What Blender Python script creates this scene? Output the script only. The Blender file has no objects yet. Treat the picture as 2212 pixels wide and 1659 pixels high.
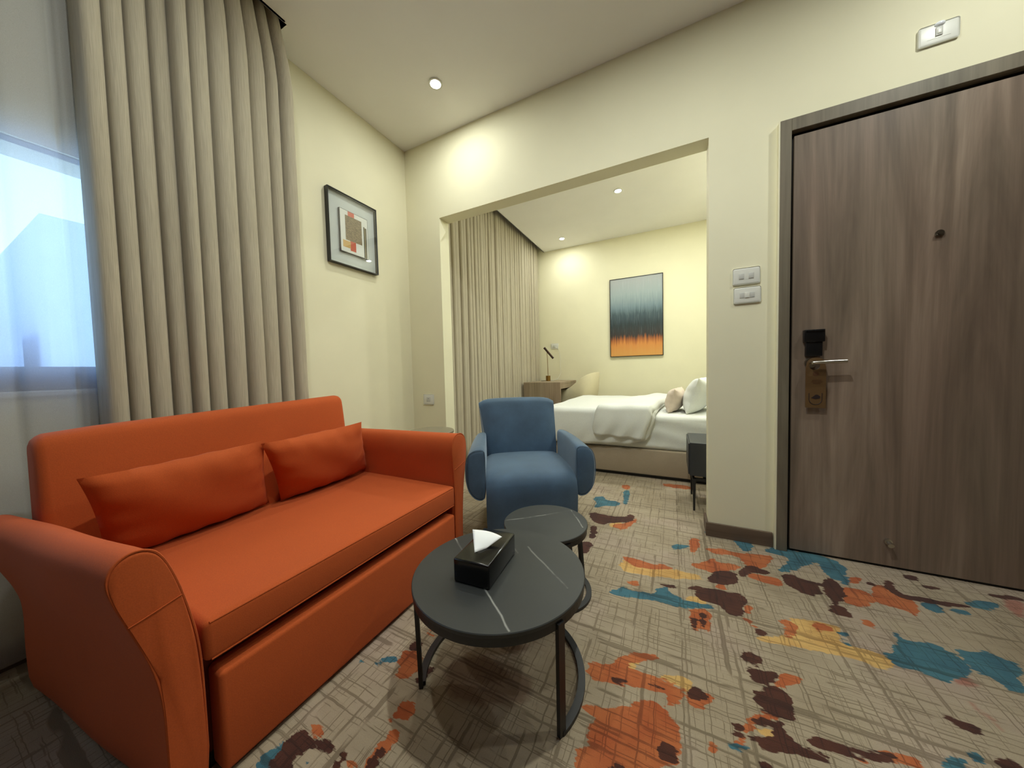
import bpy, bmesh, math, random
import numpy as np
from mathutils import Vector, Matrix, Euler
random.seed(7)
PI = math.pi
scene = bpy.context.scene
COL = scene.collection

# ------------------------------------------------------------------ helpers
def link(o):
    COL.objects.link(o)
    return o

def tag(o, label=None, cat=None, group=None, kind=None):
    if label: o['label'] = label
    if cat: o['category'] = cat
    if group: o['group'] = group
    if kind: o['kind'] = kind
    return o

def thing(name, label, cat, loc=(0, 0, 0), rz=0.0, group=None):
    o = bpy.data.objects.new(name, None)
    o.empty_display_size = 0.05
    o.location = loc
    o.rotation_euler = (0, 0, rz)
    link(o)
    tag(o, label, cat, group)
    o['_m'] = 1
    del o['_m']
    return o

def mat_of(o):
    return Matrix.Translation(o.location) @ o.rotation_euler.to_matrix().to_4x4()

def obj(name, bm, mat, parent=None, world=False, smooth=True, angle=40, mods=None, recalc=True):
    """link a bmesh as one mesh object; world=True: coordinates given in world space"""
    if world and parent is not None:
        chain = Matrix.Identity(4)
        p = parent
        while p is not None:
            chain = mat_of(p) @ chain
            p = p.parent
        bmesh.ops.transform(bm, matrix=chain.inverted(), verts=bm.verts)
    if recalc:
        bmesh.ops.recalc_face_normals(bm, faces=bm.faces)
    me = bpy.data.meshes.new(name)
    bm.to_mesh(me)
    bm.free()
    if isinstance(mat, (list, tuple)):
        for m in mat: me.materials.append(m)
    else:
        me.materials.append(mat)
    if smooth:
        me.shade_smooth()
        try:
            me.set_sharp_from_angle(angle=math.radians(angle))
        except Exception:
            pass
    o = bpy.data.objects.new(name, me)
    link(o)
    if parent is not None:
        o.parent = parent
    return o

def box(bm, x0, x1, y0, y1, z0, z1, bev=0.0, seg=3, mi=0):
    r = bmesh.ops.create_cube(bm, size=1.0)
    vs = r['verts']
    for v in vs:
        v.co = Vector(((x0 + x1) / 2 + v.co.x * (x1 - x0), (y0 + y1) / 2 + v.co.y * (y1 - y0), (z0 + z1) / 2 + v.co.z * (z1 - z0)))
    es = list({e for v in vs for e in v.link_edges})
    fs = list({f for v in vs for f in v.link_faces})
    for f in fs: f.material_index = mi
    if bev > 0:
        r = bmesh.ops.bevel(bm, geom=es, offset=bev, segments=seg, profile=0.5, affect='EDGES')
        vs = list({v for f in r['faces'] for v in f.verts})
    return vs

def B(*a, **k):
    bm = bmesh.new()
    box(bm, *a, **k)
    return bm

def cyl(bm, p0, p1, r0, r1=None, n=24, caps=True):
    if r1 is None: r1 = r0
    p0 = Vector(p0); p1 = Vector(p1)
    d = p1 - p0
    q = d.to_track_quat('Z', 'Y').to_matrix().to_4x4()
    m = Matrix.Translation((p0 + p1) / 2) @ q
    return bmesh.ops.create_cone(bm, cap_ends=caps, segments=n, radius1=r0, radius2=r1, depth=d.length, matrix=m)['verts']

def disc_solid(bm, c, r, z0, z1, n=72, bev=0.002, sx=1.0, ang=0.0):
    """round slab; sx scales along direction ang"""
    ca, sa = math.cos(ang), math.sin(ang)
    prof = [(r - bev, z0), (r, z0 + bev), (r, z1 - bev), (r - bev, z1)]
    rings = []
    for rr, z in prof:
        ring = []
        for i in range(n):
            t = 2 * PI * i / n
            a, b = rr * math.cos(t) * sx, rr * math.sin(t)
            ring.append(bm.verts.new((c[0] + a * ca - b * sa, c[1] + a * sa + b * ca, z)))
        rings.append(ring)
    for k in range(3):
        for i in range(n):
            j = (i + 1) % n
            bm.faces.new((rings[k][i], rings[k][j], rings[k + 1][j], rings[k + 1][i]))
    bm.faces.new(list(reversed(rings[0])))
    bm.faces.new(rings[-1])

def tube(bm, pts, r, n=8, closed=False, caps=True):
    pts = [Vector(p) for p in pts]
    N = len(pts)
    rings = []
    up = None
    for i, p in enumerate(pts):
        a = pts[(i - 1) % N] if (closed or i > 0) else pts[i]
        b = pts[(i + 1) % N] if (closed or i < N - 1) else pts[i]
        t = (b - a).normalized()
        if up is None:
            up = Vector((0, 0, 1)) if abs(t.z) < 0.9 else Vector((1, 0, 0))
        s = t.cross(up)
        if s.length < 1e-6: s = t.cross(Vector((0, 1, 0)))
        s.normalize()
        up = s.cross(t).normalized()
        rr = r[i] if isinstance(r, (list, tuple)) else r
        rings.append([bm.verts.new(p + (s * math.cos(2 * PI * k / n) + up * math.sin(2 * PI * k / n)) * rr) for k in range(n)])
    M = N if closed else N - 1
    for i in range(M):
        A_, B_ = rings[i], rings[(i + 1) % N]
        for k in range(n):
            bm.faces.new((A_[k], A_[(k + 1) % n], B_[(k + 1) % n], B_[k]))
    if caps and not closed:
        bm.faces.new(list(reversed(rings[0])))
        bm.faces.new(rings[-1])

def band(bm, c, r, z0, z1, th, a0, a1, n=64, sx=1.0, ang=0.0):
    """flat curved bar: arc of radius r, thickness th (radial)"""
    full = abs(a1 - a0) > 2 * PI - 1e-3
    ca, sa = math.cos(ang), math.sin(ang)
    secs = []
    for i in range(n + (0 if full else 1)):
        t = a0 + (a1 - a0) * i / n
        q = []
        for rr, z in ((r - th, z0), (r, z0), (r, z1), (r - th, z1)):
            a, b = rr * math.cos(t) * sx, rr * math.sin(t)
            q.append(bm.verts.new((c[0] + a * ca - b * sa, c[1] + a * sa + b * ca, z)))
        secs.append(q)
    m = len(secs)
    for i in range(m if full else m - 1):
        A_, B_ = secs[i], secs[(i + 1) % m]
        for k in range(4):
            bm.faces.new((A_[k], A_[(k + 1) % 4], B_[(k + 1) % 4], B_[k]))
    if not full:
        bm.faces.new(secs[0]); bm.faces.new(list(reversed(secs[-1])))

def loft(bm, secs, caps=True, closed=True):
    R = [[bm.verts.new(p) for p in s] for s in secs]
    n = len(R[0])
    for a, b in zip(R[:-1], R[1:]):
        for k in range(n if closed else n - 1):
            bm.faces.new((a[k], a[(k + 1) % n], b[(k + 1) % n], b[k]))
    if caps:
        bm.faces.new(list(reversed(R[0])))
        bm.faces.new(R[-1])
    return R

def prism(bm, poly, z0, z1):
    """extrude an xy polygon"""
    a = [bm.verts.new((x, y, z0)) for x, y in poly]
    b = [bm.verts.new((x, y, z1)) for x, y in poly]
    n = len(poly)
    for i in range(n):
        bm.faces.new((a[i], a[(i + 1) % n], b[(i + 1) % n], b[i]))
    bm.faces.new(list(reversed(a))); bm.faces.new(b)

def smooth_poly(pts, it=2, closed=True):
    P = [Vector(p) for p in pts]
    for _ in range(it):
        Q = []
        n = len(P)
        rng = range(n) if closed else range(n - 1)
        if not closed: Q.append(P[0])
        for i in rng:
            a, b = P[i], P[(i + 1) % n]
            Q.append(a * .75 + b * .25); Q.append(a * .25 + b * .75)
        if not closed: Q.append(P[-1])
        P = Q
    return P

def pillow(bm, w, h, t, nx=28, nz=20, corner=0.5, wrinkle=0.004, seed=0, pinch=0.06):
    """cushion in local coords: x width, z height, y thickness, centred on origin; sharp knife edge, pointed corners"""
    rnd = random.Random(seed)
    ph = [rnd.uniform(0, 6.28) for _ in range(6)]
    def th(u, v):
        e = (1 - abs(u) ** 2.4) * (1 - abs(v) ** 2.4)
        return max(e, 0) ** corner
    def pos(i, j, s):
        u = -1 + 2 * i / nx; v = -1 + 2 * j / nz
        k = th(u, v)
        # sides bow inwards between the corners
        x = w / 2 * u * (1 - pinch * (1 - v * v) * abs(u) ** 3)
        z = h / 2 * v * (1 - pinch * (1 - u * u) * abs(v) ** 3)
        y = s * t / 2 * k
        edge = (abs(u) ** 6 + abs(v) ** 6)
        y += s * wrinkle * k ** .5 * (math.sin(v * 13 + ph[0]) * abs(u) ** 4 + math.sin(u * 17 + ph[1]) * abs(v) ** 4)
        y += s * wrinkle * .6 * math.sin(u * 5 + v * 4 + ph[2])*k
        return (x, y, z)
    F = [[bm.verts.new(pos(i, j, 1)) for j in range(nz + 1)] for i in range(nx + 1)]
    K = [[(F[i][j] if (i in (0, nx) or j in (0, nz)) else bm.verts.new(pos(i, j, -1))) for j in range(nz + 1)] for i in range(nx + 1)]
    for i in range(nx):
        for j in range(nz):
            bm.faces.new((F[i][j], F[i][j + 1], F[i + 1][j + 1], F[i + 1][j]))
            a = (K[i][j], K[i + 1][j], K[i + 1][j + 1], K[i][j + 1])
            if len(set(a)) == 4:
                try: bm.faces.new(a)
                except ValueError: pass

# ------------------------------------------------------------------ materials
def srgb(r, g, b):
    f = lambda c: ((c / 255) / 12.92) if c / 255 <= 0.04045 else (((c / 255) + 0.055) / 1.055) ** 2.4
    return (f(r), f(g), f(b), 1.0)

class NT:
    def __init__(self, name):
        self.m = bpy.data.materials.new(name)
        self.m.use_nodes = True
        self.t = self.m.node_tree
        self.b = self.t.nodes['Principled BSDF']
        self.out = self.t.nodes['Material Output']
    def n(self, typ, **k):
        nd = self.t.nodes.new(typ)
        for a, v in k.items(): setattr(nd, a, v)
        return nd
    def l(self, a, b): self.t.links.new(a, b)
    def val(self, nd, sock, v): nd.inputs[sock].default_value = v
    def coord(self, kind='Object', scale=(1, 1, 1), rot=(0, 0, 0), loc=(0, 0, 0)):
        tc = self.n('ShaderNodeTexCoord'); mp = self.n('ShaderNodeMapping')
        self.l(tc.outputs[kind], mp.inputs[0])
        mp.inputs['Scale'].default_value = scale; mp.inputs['Rotation'].default_value = rot; mp.inputs['Location'].default_value = loc
        return mp.outputs[0]
    def noise(self, vec, scale=5, detail=3, rough=.5, dist=0.0):
        nd = self.n('ShaderNodeTexNoise')
        self.l(vec, nd.inputs['Vector'])
        nd.inputs['Scale'].default_value = scale; nd.inputs['Detail'].default_value = detail
        nd.inputs['Roughness'].default_value = rough; nd.inputs['Distortion'].default_value = dist
        return nd.outputs[0]
    def math(self, op, a, b=None, clamp=False):
        nd = self.n('ShaderNodeMath', operation=op); nd.use_clamp = clamp
        for i, x in enumerate((a, b)):
            if x is None: continue
            if isinstance(x, (int, float)): nd.inputs[i].default_value = x
            else: self.l(x, nd.inputs[i])
        return nd.outputs[0]
    def ramp(self, fac, stops, interp='LINEAR'):
        nd = self.n('ShaderNodeValToRGB'); cr = nd.color_ramp; cr.interpolation = interp
        while len(cr.elements) < len(stops): cr.elements.new(0.5)
        for e, (p, c) in zip(cr.elements, stops):
            e.position = p; e.color = c if len(c) == 4 else (*c, 1)
        self.l(fac, nd.inputs[0])
        return nd.outputs[0]
    def mix(self, fac, a, b, mode='MIX'):
        nd = self.n('ShaderNodeMix', data_type='RGBA', blend_type=mode)
        for i, x in ((0, fac), (6, a), (7, b)):
            if isinstance(x, (int, float)): nd.inputs[i].default_value = x
            elif isinstance(x, tuple): nd.inputs[i].default_value = x
            else: self.l(x, nd.inputs[i])
        return nd.outputs[2]
    def bump(self, h, strength=.2, dist=.002):
        nd = self.n('ShaderNodeBump'); self.l(h, nd.inputs['Height'])
        nd.inputs['Strength'].default_value = strength; nd.inputs['Distance'].default_value = dist
        self.l(nd.outputs[0], self.b.inputs['Normal'])
    def base(self, c):
        if isinstance(c, tuple): self.b.inputs['Base Color'].default_value = c
        else: self.l(c, self.b.inputs['Base Color'])
    def set(self, **k):
        for a, v in k.items(): self.b.inputs[a.replace('_', ' ')].default_value = v
        return self

def plain(name, col, rough=.5, metal=0.0, var=.04, scale=8.0, bump=0.0, bscale=200.0, **k):
    t = NT(name)
    v = t.coord()
    n = t.noise(v, scale, 3)
    dark = tuple(c * (1 - var * 2) for c in col[:3]) + (1,)
    lite = tuple(min(1, c * (1 + var)) for c in col[:3]) + (1,)
    t.base(t.ramp(n, [(.3, dark), (.7, lite)]))
    t.set(Roughness=rough, Metallic=metal)
    for a, x in k.items(): t.b.inputs[a.replace('_', ' ')].default_value = x
    if bump > 0:
        t.bump(t.noise(v, bscale, 2), bump, .001)
    return t.m

def fabric(name, col, rough=.9, var=.06, weave=900.0, bump=.25, sheen=0.2, blot=6.0, sheen_tint=None, crease=7.0, crease_k=.5):
    t = NT(name)
    v = t.coord()
    n = t.noise(v, blot, 4, .6)
    fine = t.noise(v, 350, 2)
    c1 = t.ramp(n, [(.3, tuple(c * (1 - var * 2) for c in col[:3]) + (1,)), (.7, tuple(min(1, c * (1 + var)) for c in col[:3]) + (1,))])
    c2 = t.ramp(fine, [(.3, (.86, .86, .86, 1)), (.7, (1.0, 1.0, 1.0, 1))])
    t.base(t.mix(1.0, c1, c2, 'MULTIPLY'))
    t.set(Roughness=rough)
    t.b.inputs['Sheen Weight'].default_value = sheen
    if sheen_tint: t.b.inputs['Sheen Tint'].default_value = sheen_tint
    t.b.inputs['Sheen Roughness'].default_value = .5
    fold = t.noise(t.coord(scale=(1, 1, 1)), crease, 2, .5, .6)
    t.bump(t.math('ADD', t.math('MULTIPLY', fine, .12), t.math('MULTIPLY', fold, crease_k)), bump, .006)
    return t.m
CARPET = {
 'brown': [
  "-0.494,2.081 -0.46,2.116 -0.42,2.089 -0.271,2.111 -0.253,2.179 -0.225,2.158 -0.22,2.09 -0.251,2.052 -0.357,1.999 -0.374,1.953 -0.43,1.973 -0.471,2.011",
  "-0.442,1.938 -0.413,1.922 -0.395,1.82 -0.404,1.765 -0.425,1.781",
  "-0.465,1.678 -0.425,1.731 -0.392,1.727 -0.398,1.663 -0.406,1.605 -0.444,1.62",
  "0.172,1.697 0.219,1.744 0.265,1.722 0.246,1.65 0.203,1.615 0.147,1.612 0.142,1.642",
  "0.303,1.809 0.348,1.835 0.361,1.817 0.399,1.808 0.389,1.782 0.33,1.777 0.28,1.721 0.273,1.751",
  "0.13,1.552 0.175,1.58 0.213,1.576 0.257,1.575 0.269,1.54 0.243,1.509 0.242,1.459 0.228,1.435 0.194,1.431 0.164,1.472 0.105,1.471 0.077,1.513",
  "0.453,1.824 0.495,1.827 0.51,1.802 0.565,1.796 0.557,1.748 0.539,1.7 0.493,1.69 0.459,1.717 0.435,1.752",
  "0.593,1.839 0.629,1.864 0.64,1.815 0.641,1.745 0.59,1.688 0.592,1.657 0.607,1.616 0.592,1.6 0.546,1.594 0.545,1.629 0.575,1.662 0.57,1.726 0.578,1.772",
  "0.819,1.927 0.856,1.947 0.831,1.873 0.854,1.842 0.92,1.86 0.977,1.86 1.032,1.87 1.026,1.854 0.957,1.832 0.886,1.824 0.831,1.818 0.815,1.852 0.807,1.891",
  "0.909,2.016 0.963,2.04 0.96,1.999 0.922,1.992",
  "0.943,1.956 0.996,1.978 1.001,1.951 0.954,1.941",
  "1.153,1.991 1.209,2.012 1.253,2.013 1.24,1.991 1.201,1.988 1.15,1.976",
  "0.265,1.386 0.293,1.389 0.295,1.369 0.266,1.363",
  "0.05,1.537 0.103,1.562 0.11,1.546 0.062,1.524",
  "-0.054,1.505 0.005,1.532 0.009,1.514 -0.037,1.505",
  "0.062,1.352 0.076,1.353 0.076,1.304 0.062,1.292",
  "0.095,1.385 0.11,1.396 0.105,1.328 0.094,1.312",
  "0.201,1.246 0.231,1.266 0.256,1.25 0.251,1.227 0.227,1.216 0.203,1.221",
  "0.21,1.193 0.24,1.198 0.288,1.213 0.28,1.186 0.252,1.155 0.221,1.151 0.211,1.169",
  "0.206,1.112 0.235,1.119 0.25,1.143 0.273,1.158 0.294,1.144 0.3,1.12 0.294,1.086 0.299,1.074 0.277,1.058 0.259,1.055 0.228,1.064 0.211,1.072",
  "0.142,0.992 0.159,0.99 0.161,0.977 0.153,0.955 0.139,0.953 0.146,0.976",
  "0.194,1.018 0.262,1.05 0.258,1.023 0.273,1.014 0.271,0.993 0.3,0.987 0.335,0.993 0.326,0.984 0.287,0.97 0.26,0.975 0.236,0.958 0.19,0.94 0.206,0.967 0.17,0.963 0.179,0.973 0.235,0.991 0.242,1.021 0.198,1.006",
  "0.312,1.028 0.354,1.045 0.389,1.044 0.413,1.036 0.451,1.056 0.481,1.068 0.475,1.054 0.44,1.03 0.403,1.019 0.367,1.023 0.318,1.008 0.305,1.011",
  "0.636,1.244 0.664,1.25 0.684,1.24 0.71,1.241 0.705,1.225 0.689,1.215 0.666,1.225 0.646,1.23",
  "-0.035,0.862 -0.008,0.86 0.013,0.85 0.006,0.83 -0.017,0.816 -0.032,0.829",
  "0.044,1.029 0.056,1.056 0.08,1.046 0.09,1.034 0.067,1.017 0.046,1.013",
  "-0.168,0.983 -0.144,0.987 -0.114,0.994 -0.142,0.972 -0.16,0.968",
  "0.192,0.918 0.209,0.922 0.207,0.905 0.187,0.896",
  "-0.145,0.746 -0.113,0.763 -0.107,0.751 -0.143,0.733",
  "-0.074,1.021 -0.026,1.02 -0.032,1.014 -0.067,1.012",
  "0.719,1.179 0.742,1.174 0.727,1.149 0.678,1.126 0.696,1.157",
  "0.75,1.888 0.786,1.904 0.783,1.88 0.753,1.87",
  "-0.907,0.483 -0.875,0.473 -0.847,0.469 -0.803,0.482 -0.783,0.479 -0.793,0.471 -0.824,0.464 -0.836,0.458 -0.844,0.442 -0.868,0.423 -0.82,0.409 -0.883,0.378 -0.903,0.414 -0.908,0.441",
  "-0.751,0.494 -0.744,0.496 -0.731,0.473 -0.73,0.459 -0.743,0.453 -0.756,0.477",
  "-0.673,0.532 -0.654,0.533 -0.652,0.511 -0.667,0.489 -0.673,0.509",
  "-0.716,0.742 -0.704,0.777 -0.694,0.765 -0.701,0.719 -0.715,0.712",
  "-0.84,0.803 -0.804,0.823 -0.787,0.805 -0.822,0.785",
 ],
 'orange': [
  "-0.33,1.987 -0.249,2.037 -0.215,2.129 -0.199,2.09 -0.239,1.998 -0.261,1.938 -0.325,1.96",
  "-0.227,1.671 -0.175,1.668 -0.125,1.652 -0.004,1.666 -0.005,1.646 -0.139,1.594 -0.206,1.625",
  "0.079,1.735 0.125,1.756 0.191,1.843 0.186,1.792 0.27,1.812 0.301,1.799 0.236,1.752 0.215,1.716 0.269,1.7 0.172,1.697 0.087,1.715",
  "0.145,1.906 0.224,1.942 0.277,1.923 0.439,1.975 0.432,1.923 0.383,1.827 0.312,1.813 0.301,1.903 0.199,1.877 0.182,1.89",
  "0.308,1.767 0.429,1.773 0.425,1.709 0.369,1.706 0.309,1.726",
  "0.642,1.801 0.71,1.825 0.734,1.774 0.666,1.679 0.607,1.702",
  "0.767,1.873 0.807,1.899 0.823,1.842 0.868,1.822 0.818,1.702 0.803,1.73 0.766,1.738 0.728,1.745 0.738,1.817",
  "0.695,1.894 0.74,1.922 0.73,1.879 0.686,1.851",
  "0.056,1.398 0.131,1.432 0.116,1.301 0.094,1.312 0.065,1.288 0.061,1.341",
  "0.169,1.63 0.197,1.635 0.207,1.587 0.167,1.576",
  "-0.252,1 -0.187,1.014 -0.143,1.081 -0.051,1.124 -0.054,1.109 -0.096,1.077 -0.139,1.048 -0.111,1.025 -0.044,1.037 0.028,1.039 0.025,1.023 -0.06,0.99 -0.13,0.975 -0.207,0.95 -0.235,0.959",
  "-0.017,1 0.019,1.017 0.024,0.996 0.01,0.977 -0.014,0.966",
  "0.038,1.019 0.102,1.056 0.103,1.037 0.076,0.997 0.039,0.987",
  "-0.237,0.86 -0.191,0.869 -0.142,0.889 -0.085,0.943 -0.041,0.955 -0.009,0.937 0.012,0.901 0.018,0.872 0.013,0.835 -0.026,0.794 -0.207,0.707 -0.221,0.738 -0.186,0.767 -0.21,0.801 -0.187,0.823 -0.192,0.85 -0.228,0.848",
  "0.352,1.475 0.394,1.495 0.402,1.455 0.383,1.405 0.346,1.398 0.375,1.443",
  "0.459,1.508 0.493,1.522 0.517,1.509 0.503,1.484 0.459,1.471",
  "0.303,1.22 0.349,1.23 0.34,1.207 0.307,1.174 0.261,1.149 0.289,1.183",
  "0.209,1.04 0.256,1.063 0.257,1.048 0.211,1.026 0.187,0.995 0.169,0.97 0.161,0.977 0.185,1.008",
  "0.084,0.908 0.096,0.917 0.096,0.899 0.082,0.89",
  "0.143,0.947 0.162,0.956 0.154,0.934 0.14,0.928",
  "0.456,1.068 0.481,1.068 0.524,1.084 0.531,1.069 0.492,1.053 0.458,1.048",
  "0.227,1.429 0.265,1.424 0.271,1.389 0.244,1.414",
  "0.08,1.969 0.124,2.025 0.129,1.943 0.098,1.832 0.084,1.847",
  "0.641,1.615 0.655,1.594 0.645,1.568 0.621,1.578",
  "-0.376,2.694 -0.315,2.73 -0.303,2.624 -0.35,2.619",
  "-0.082,2.87 0.132,2.881 0.128,2.791 -0.05,2.795",
  "0.395,1.027 0.429,1.029 0.415,1.014 0.386,1.013",
  "-0.187,1.475 -0.135,1.491 -0.153,1.445",
  "0.26,1.51 0.274,1.511 0.263,1.469 0.251,1.475",
  "-0.9,0.484 -0.877,0.502 -0.85,0.498 -0.838,0.486 -0.847,0.474 -0.879,0.476",
  "-0.679,0.567 -0.665,0.582 -0.651,0.567 -0.654,0.533 -0.655,0.513 -0.674,0.486 -0.679,0.513",
  "-0.708,0.643 -0.693,0.661 -0.662,0.655 -0.652,0.625 -0.687,0.603 -0.708,0.593 -0.703,0.625",
  "-0.841,0.757 -0.782,0.799 -0.754,0.777 -0.737,0.72 -0.782,0.687 -0.797,0.73",
  "-0.81,0.864 -0.822,0.897 -0.801,0.877 -0.773,0.877 -0.78,0.858",
  "-0.731,0.473 -0.709,0.484 -0.697,0.475 -0.723,0.462",
 ],
 'yellow': [
  "-0.235,1.583 -0.213,1.641 -0.14,1.595 0.005,1.656 0.137,1.635 0.073,1.61 -0.064,1.556 -0.2,1.536",
  "0.359,1.479 0.456,1.518 0.537,1.534 0.532,1.495 0.506,1.444 0.539,1.431 0.601,1.433 0.638,1.429 0.623,1.394 0.583,1.367 0.528,1.374 0.467,1.375 0.381,1.357 0.292,1.344 0.263,1.345 0.324,1.378 0.384,1.411",
  "0.052,1.481 0.114,1.489 0.126,1.461 0.05,1.426",
  "-0.158,1.04 -0.096,1.073 -0.112,1.037 -0.137,1.029",
  "-0.045,1.041 0.02,1.075 0.048,1.059 0.047,1.03 0.002,1.034",
  "0.199,0.998 0.24,1.015 0.235,0.991 0.197,0.978",
  "-0.373,1.983 -0.263,2.046 -0.311,1.944",
 ],
 'blue': [
  "-0.532,2.344 -0.468,2.415 -0.439,2.342 -0.38,2.346 -0.327,2.329 -0.346,2.263 -0.422,2.249 -0.485,2.166 -0.477,2.265",
  "-0.345,2.582 -0.293,2.604 -0.288,2.307 -0.311,2.317 -0.321,2.455",
  "-0.009,1.859 0.017,1.898 0.077,1.909 0.071,1.884 0.036,1.868 0.006,1.829",
  "0.161,2.106 0.205,2.133 0.24,2.077 0.179,2.075",
  "0.298,2.073 0.38,2.079 0.374,2.02 0.336,1.96 0.315,1.993",
  "0.425,2.032 0.501,2.077 0.575,2.067 0.659,2.074 0.725,2.018 0.708,1.941 0.66,1.855 0.637,1.867 0.617,1.916 0.634,1.995 0.59,1.975 0.496,1.861 0.425,1.82 0.511,1.949 0.507,1.996 0.43,1.992",
  "-0.25,1.378 -0.2,1.401 -0.196,1.436 -0.166,1.409 -0.1,1.425 -0.059,1.43 -0.061,1.479 -0.02,1.505 -0.016,1.464 0.035,1.439 0.111,1.45 0.154,1.449 0.034,1.393 -0.027,1.397 -0.122,1.387 -0.22,1.356",
  "0.7,1.583 0.71,1.548 0.74,1.548 0.788,1.566 0.801,1.544 0.826,1.505 0.826,1.481 0.796,1.44 0.741,1.4 0.73,1.388 0.69,1.402 0.632,1.394 0.63,1.421 0.611,1.434 0.652,1.462 0.66,1.492 0.693,1.521",
  "0.838,1.566 0.871,1.564 0.914,1.593 0.933,1.58 0.964,1.554 0.951,1.524 0.922,1.503 0.914,1.457 0.897,1.428 0.865,1.433 0.86,1.467 0.832,1.476 0.838,1.527",
  "0.868,1.809 0.926,1.836 0.93,1.789 0.898,1.768 0.874,1.787",
  "0.945,1.808 0.991,1.823 1.011,1.797 0.96,1.786",
  "1.035,1.887 1.127,1.935 1.131,1.906 1.085,1.87 1.032,1.86",
  "0.52,1.484 0.549,1.503 0.55,1.483 0.529,1.479",
  "0.516,1.448 0.548,1.449 0.528,1.431",
  "0.114,0.918 0.145,0.93 0.174,0.934 0.138,0.914",
  "0.567,1.089 0.602,1.124 0.625,1.123 0.605,1.091 0.557,1.068",
  "0.648,1.153 0.665,1.154 0.657,1.136 0.642,1.136",
  "0.708,1.941 0.676,1.831 0.652,1.851",
  "-0.881,0.691 -0.886,0.712 -0.839,0.755 -0.829,0.742 -0.855,0.72 -0.873,0.688",
  "-0.939,0.67 -0.93,0.691 -0.923,0.676",
  "-0.92,0.371 -0.931,0.405 -0.916,0.433 -0.899,0.428 -0.872,0.387 -0.902,0.369",
  "-0.827,0.412 -0.814,0.437 -0.808,0.421",
 ],
 'pink': [
  "0.759,1.419 0.799,1.438 0.791,1.406 0.747,1.389",
  "0.744,1.33 0.758,1.3 0.757,1.255 0.75,1.274",
  "1.168,1.961 1.242,1.995 1.152,1.846 1.147,1.889",
 ],
 'taupe': [  # dark patches under the coffee table: its shadow, painted on the carpet
  "-0.666,0.798 -0.63,0.842 -0.553,0.878 -0.398,0.873 -0.373,0.802 -0.452,0.754 -0.566,0.71 -0.62,0.74",
  "-0.537,0.944 -0.471,0.982 -0.454,0.946 -0.521,0.914",
 ],
}

# ------------------------------------------------------------------ palette
M_wall = plain('wall_paint', srgb(236, 231, 200), .75, var=.015, scale=3, bump=.05, bscale=350)
M_ceil = plain('ceiling_paint', srgb(242, 240, 236), .8, var=.01, scale=3, bump=.04, bscale=300)
M_white = plain('white_plastic', srgb(226, 226, 216), .35, var=.01)
M_white_dim = plain('grey_plastic', srgb(202, 202, 195), .35, var=.01)
M_black = plain('black_metal', srgb(26, 26, 27), .45, var=.05)
M_blackp = plain('black_plastic', srgb(16, 16, 18), .28, var=.03)
M_dark = plain('dark_lacquer', srgb(48, 50, 54), .4, var=.03)
M_steel = plain('brushed_steel', srgb(200, 196, 186), .28, metal=1.0, var=.05, scale=30)
M_gun = plain('gunmetal', srgb(120, 112, 100), .35, metal=1.0, var=.03)
M_brass = plain('brass', srgb(150, 118, 62), .35, metal=1.0, var=.06, scale=20)
M_orange = fabric('orange_upholstery', srgb(192, 84, 26), .88, var=.03, sheen=.06, blot=3.0, sheen_tint=(1, .6, .5, 1))
M_orange_dk = fabric('orange_lining', srgb(120, 44, 18), .95, var=.03)
M_blue = fabric('blue_velvet', srgb(70, 97, 122), .75, var=.13, sheen=.45, blot=5.0, sheen_tint=(.75, .88, 1, 1))
M_linen = fabric('white_linen', srgb(238, 240, 234), .85, var=.01, sheen=.1, blot=4.0, bump=.1)
M_linen2 = fabric('beige_cushion_cloth', srgb(226, 208, 190), .9, var=.02, sheen=.1)
M_bedbase = fabric('beige_bed_cloth', srgb(176, 160, 138), .9, var=.03, sheen=.1)
M_chair = fabric('cream_chair_cloth', srgb(214, 204, 168), .9, var=.02, sheen=.1)
M_paper = plain('tissue_paper', srgb(244, 246, 244), .9, var=.01)

def curtain_mat():
    t = NT('curtain_cloth')
    v = t.coord()
    w = t.noise(t.coord(scale=(1, 1, .02)), 500, 2)
    t.base(t.ramp(w, [(.3, srgb(168, 159, 138)), (.7, srgb(190, 181, 158))]))
    t.set(Roughness=.9)
    t.b.inputs['Sheen Weight'].default_value = .15
    t.bump(t.noise(v, 600, 2), .2, .0006)
    return t.m
M_curtain = curtain_mat()

def sheer_mat():
    t = NT('sheer_cloth')
    for nd in list(t.t.nodes):
        if nd != t.out: t.t.nodes.remove(nd)
    d = t.n('ShaderNodeBsdfDiffuse'); d.inputs[0].default_value = srgb(214, 214, 216)
    tl = t.n('ShaderNodeBsdfTranslucent'); tl.inputs[0].default_value = srgb(226, 228, 236)
    tr = t.n('ShaderNodeBsdfTransparent'); tr.inputs[0].default_value = (.96, .98, 1, 1)
    m1 = t.n('ShaderNodeMixShader'); m1.inputs[0].default_value = .45
    t.l(d.outputs[0], m1.inputs[1]); t.l(tl.outputs[0], m1.inputs[2])
    m2 = t.n('ShaderNodeMixShader')
    wv = t.noise(t.coord(scale=(1, 1, 1)), 1400, 1)
    t.l(t.ramp(wv, [(.35, (.58, .58, .58, 1)), (.65, (.78, .78, .78, 1))]), m2.inputs[0])
    t.l(tr.outputs[0], m2.inputs[1]); t.l(m1.outputs[0], m2.inputs[2])
    t.l(m2.outputs[0], t.out.inputs[0])
    return t.m
M_sheer = sheer_mat()

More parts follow.
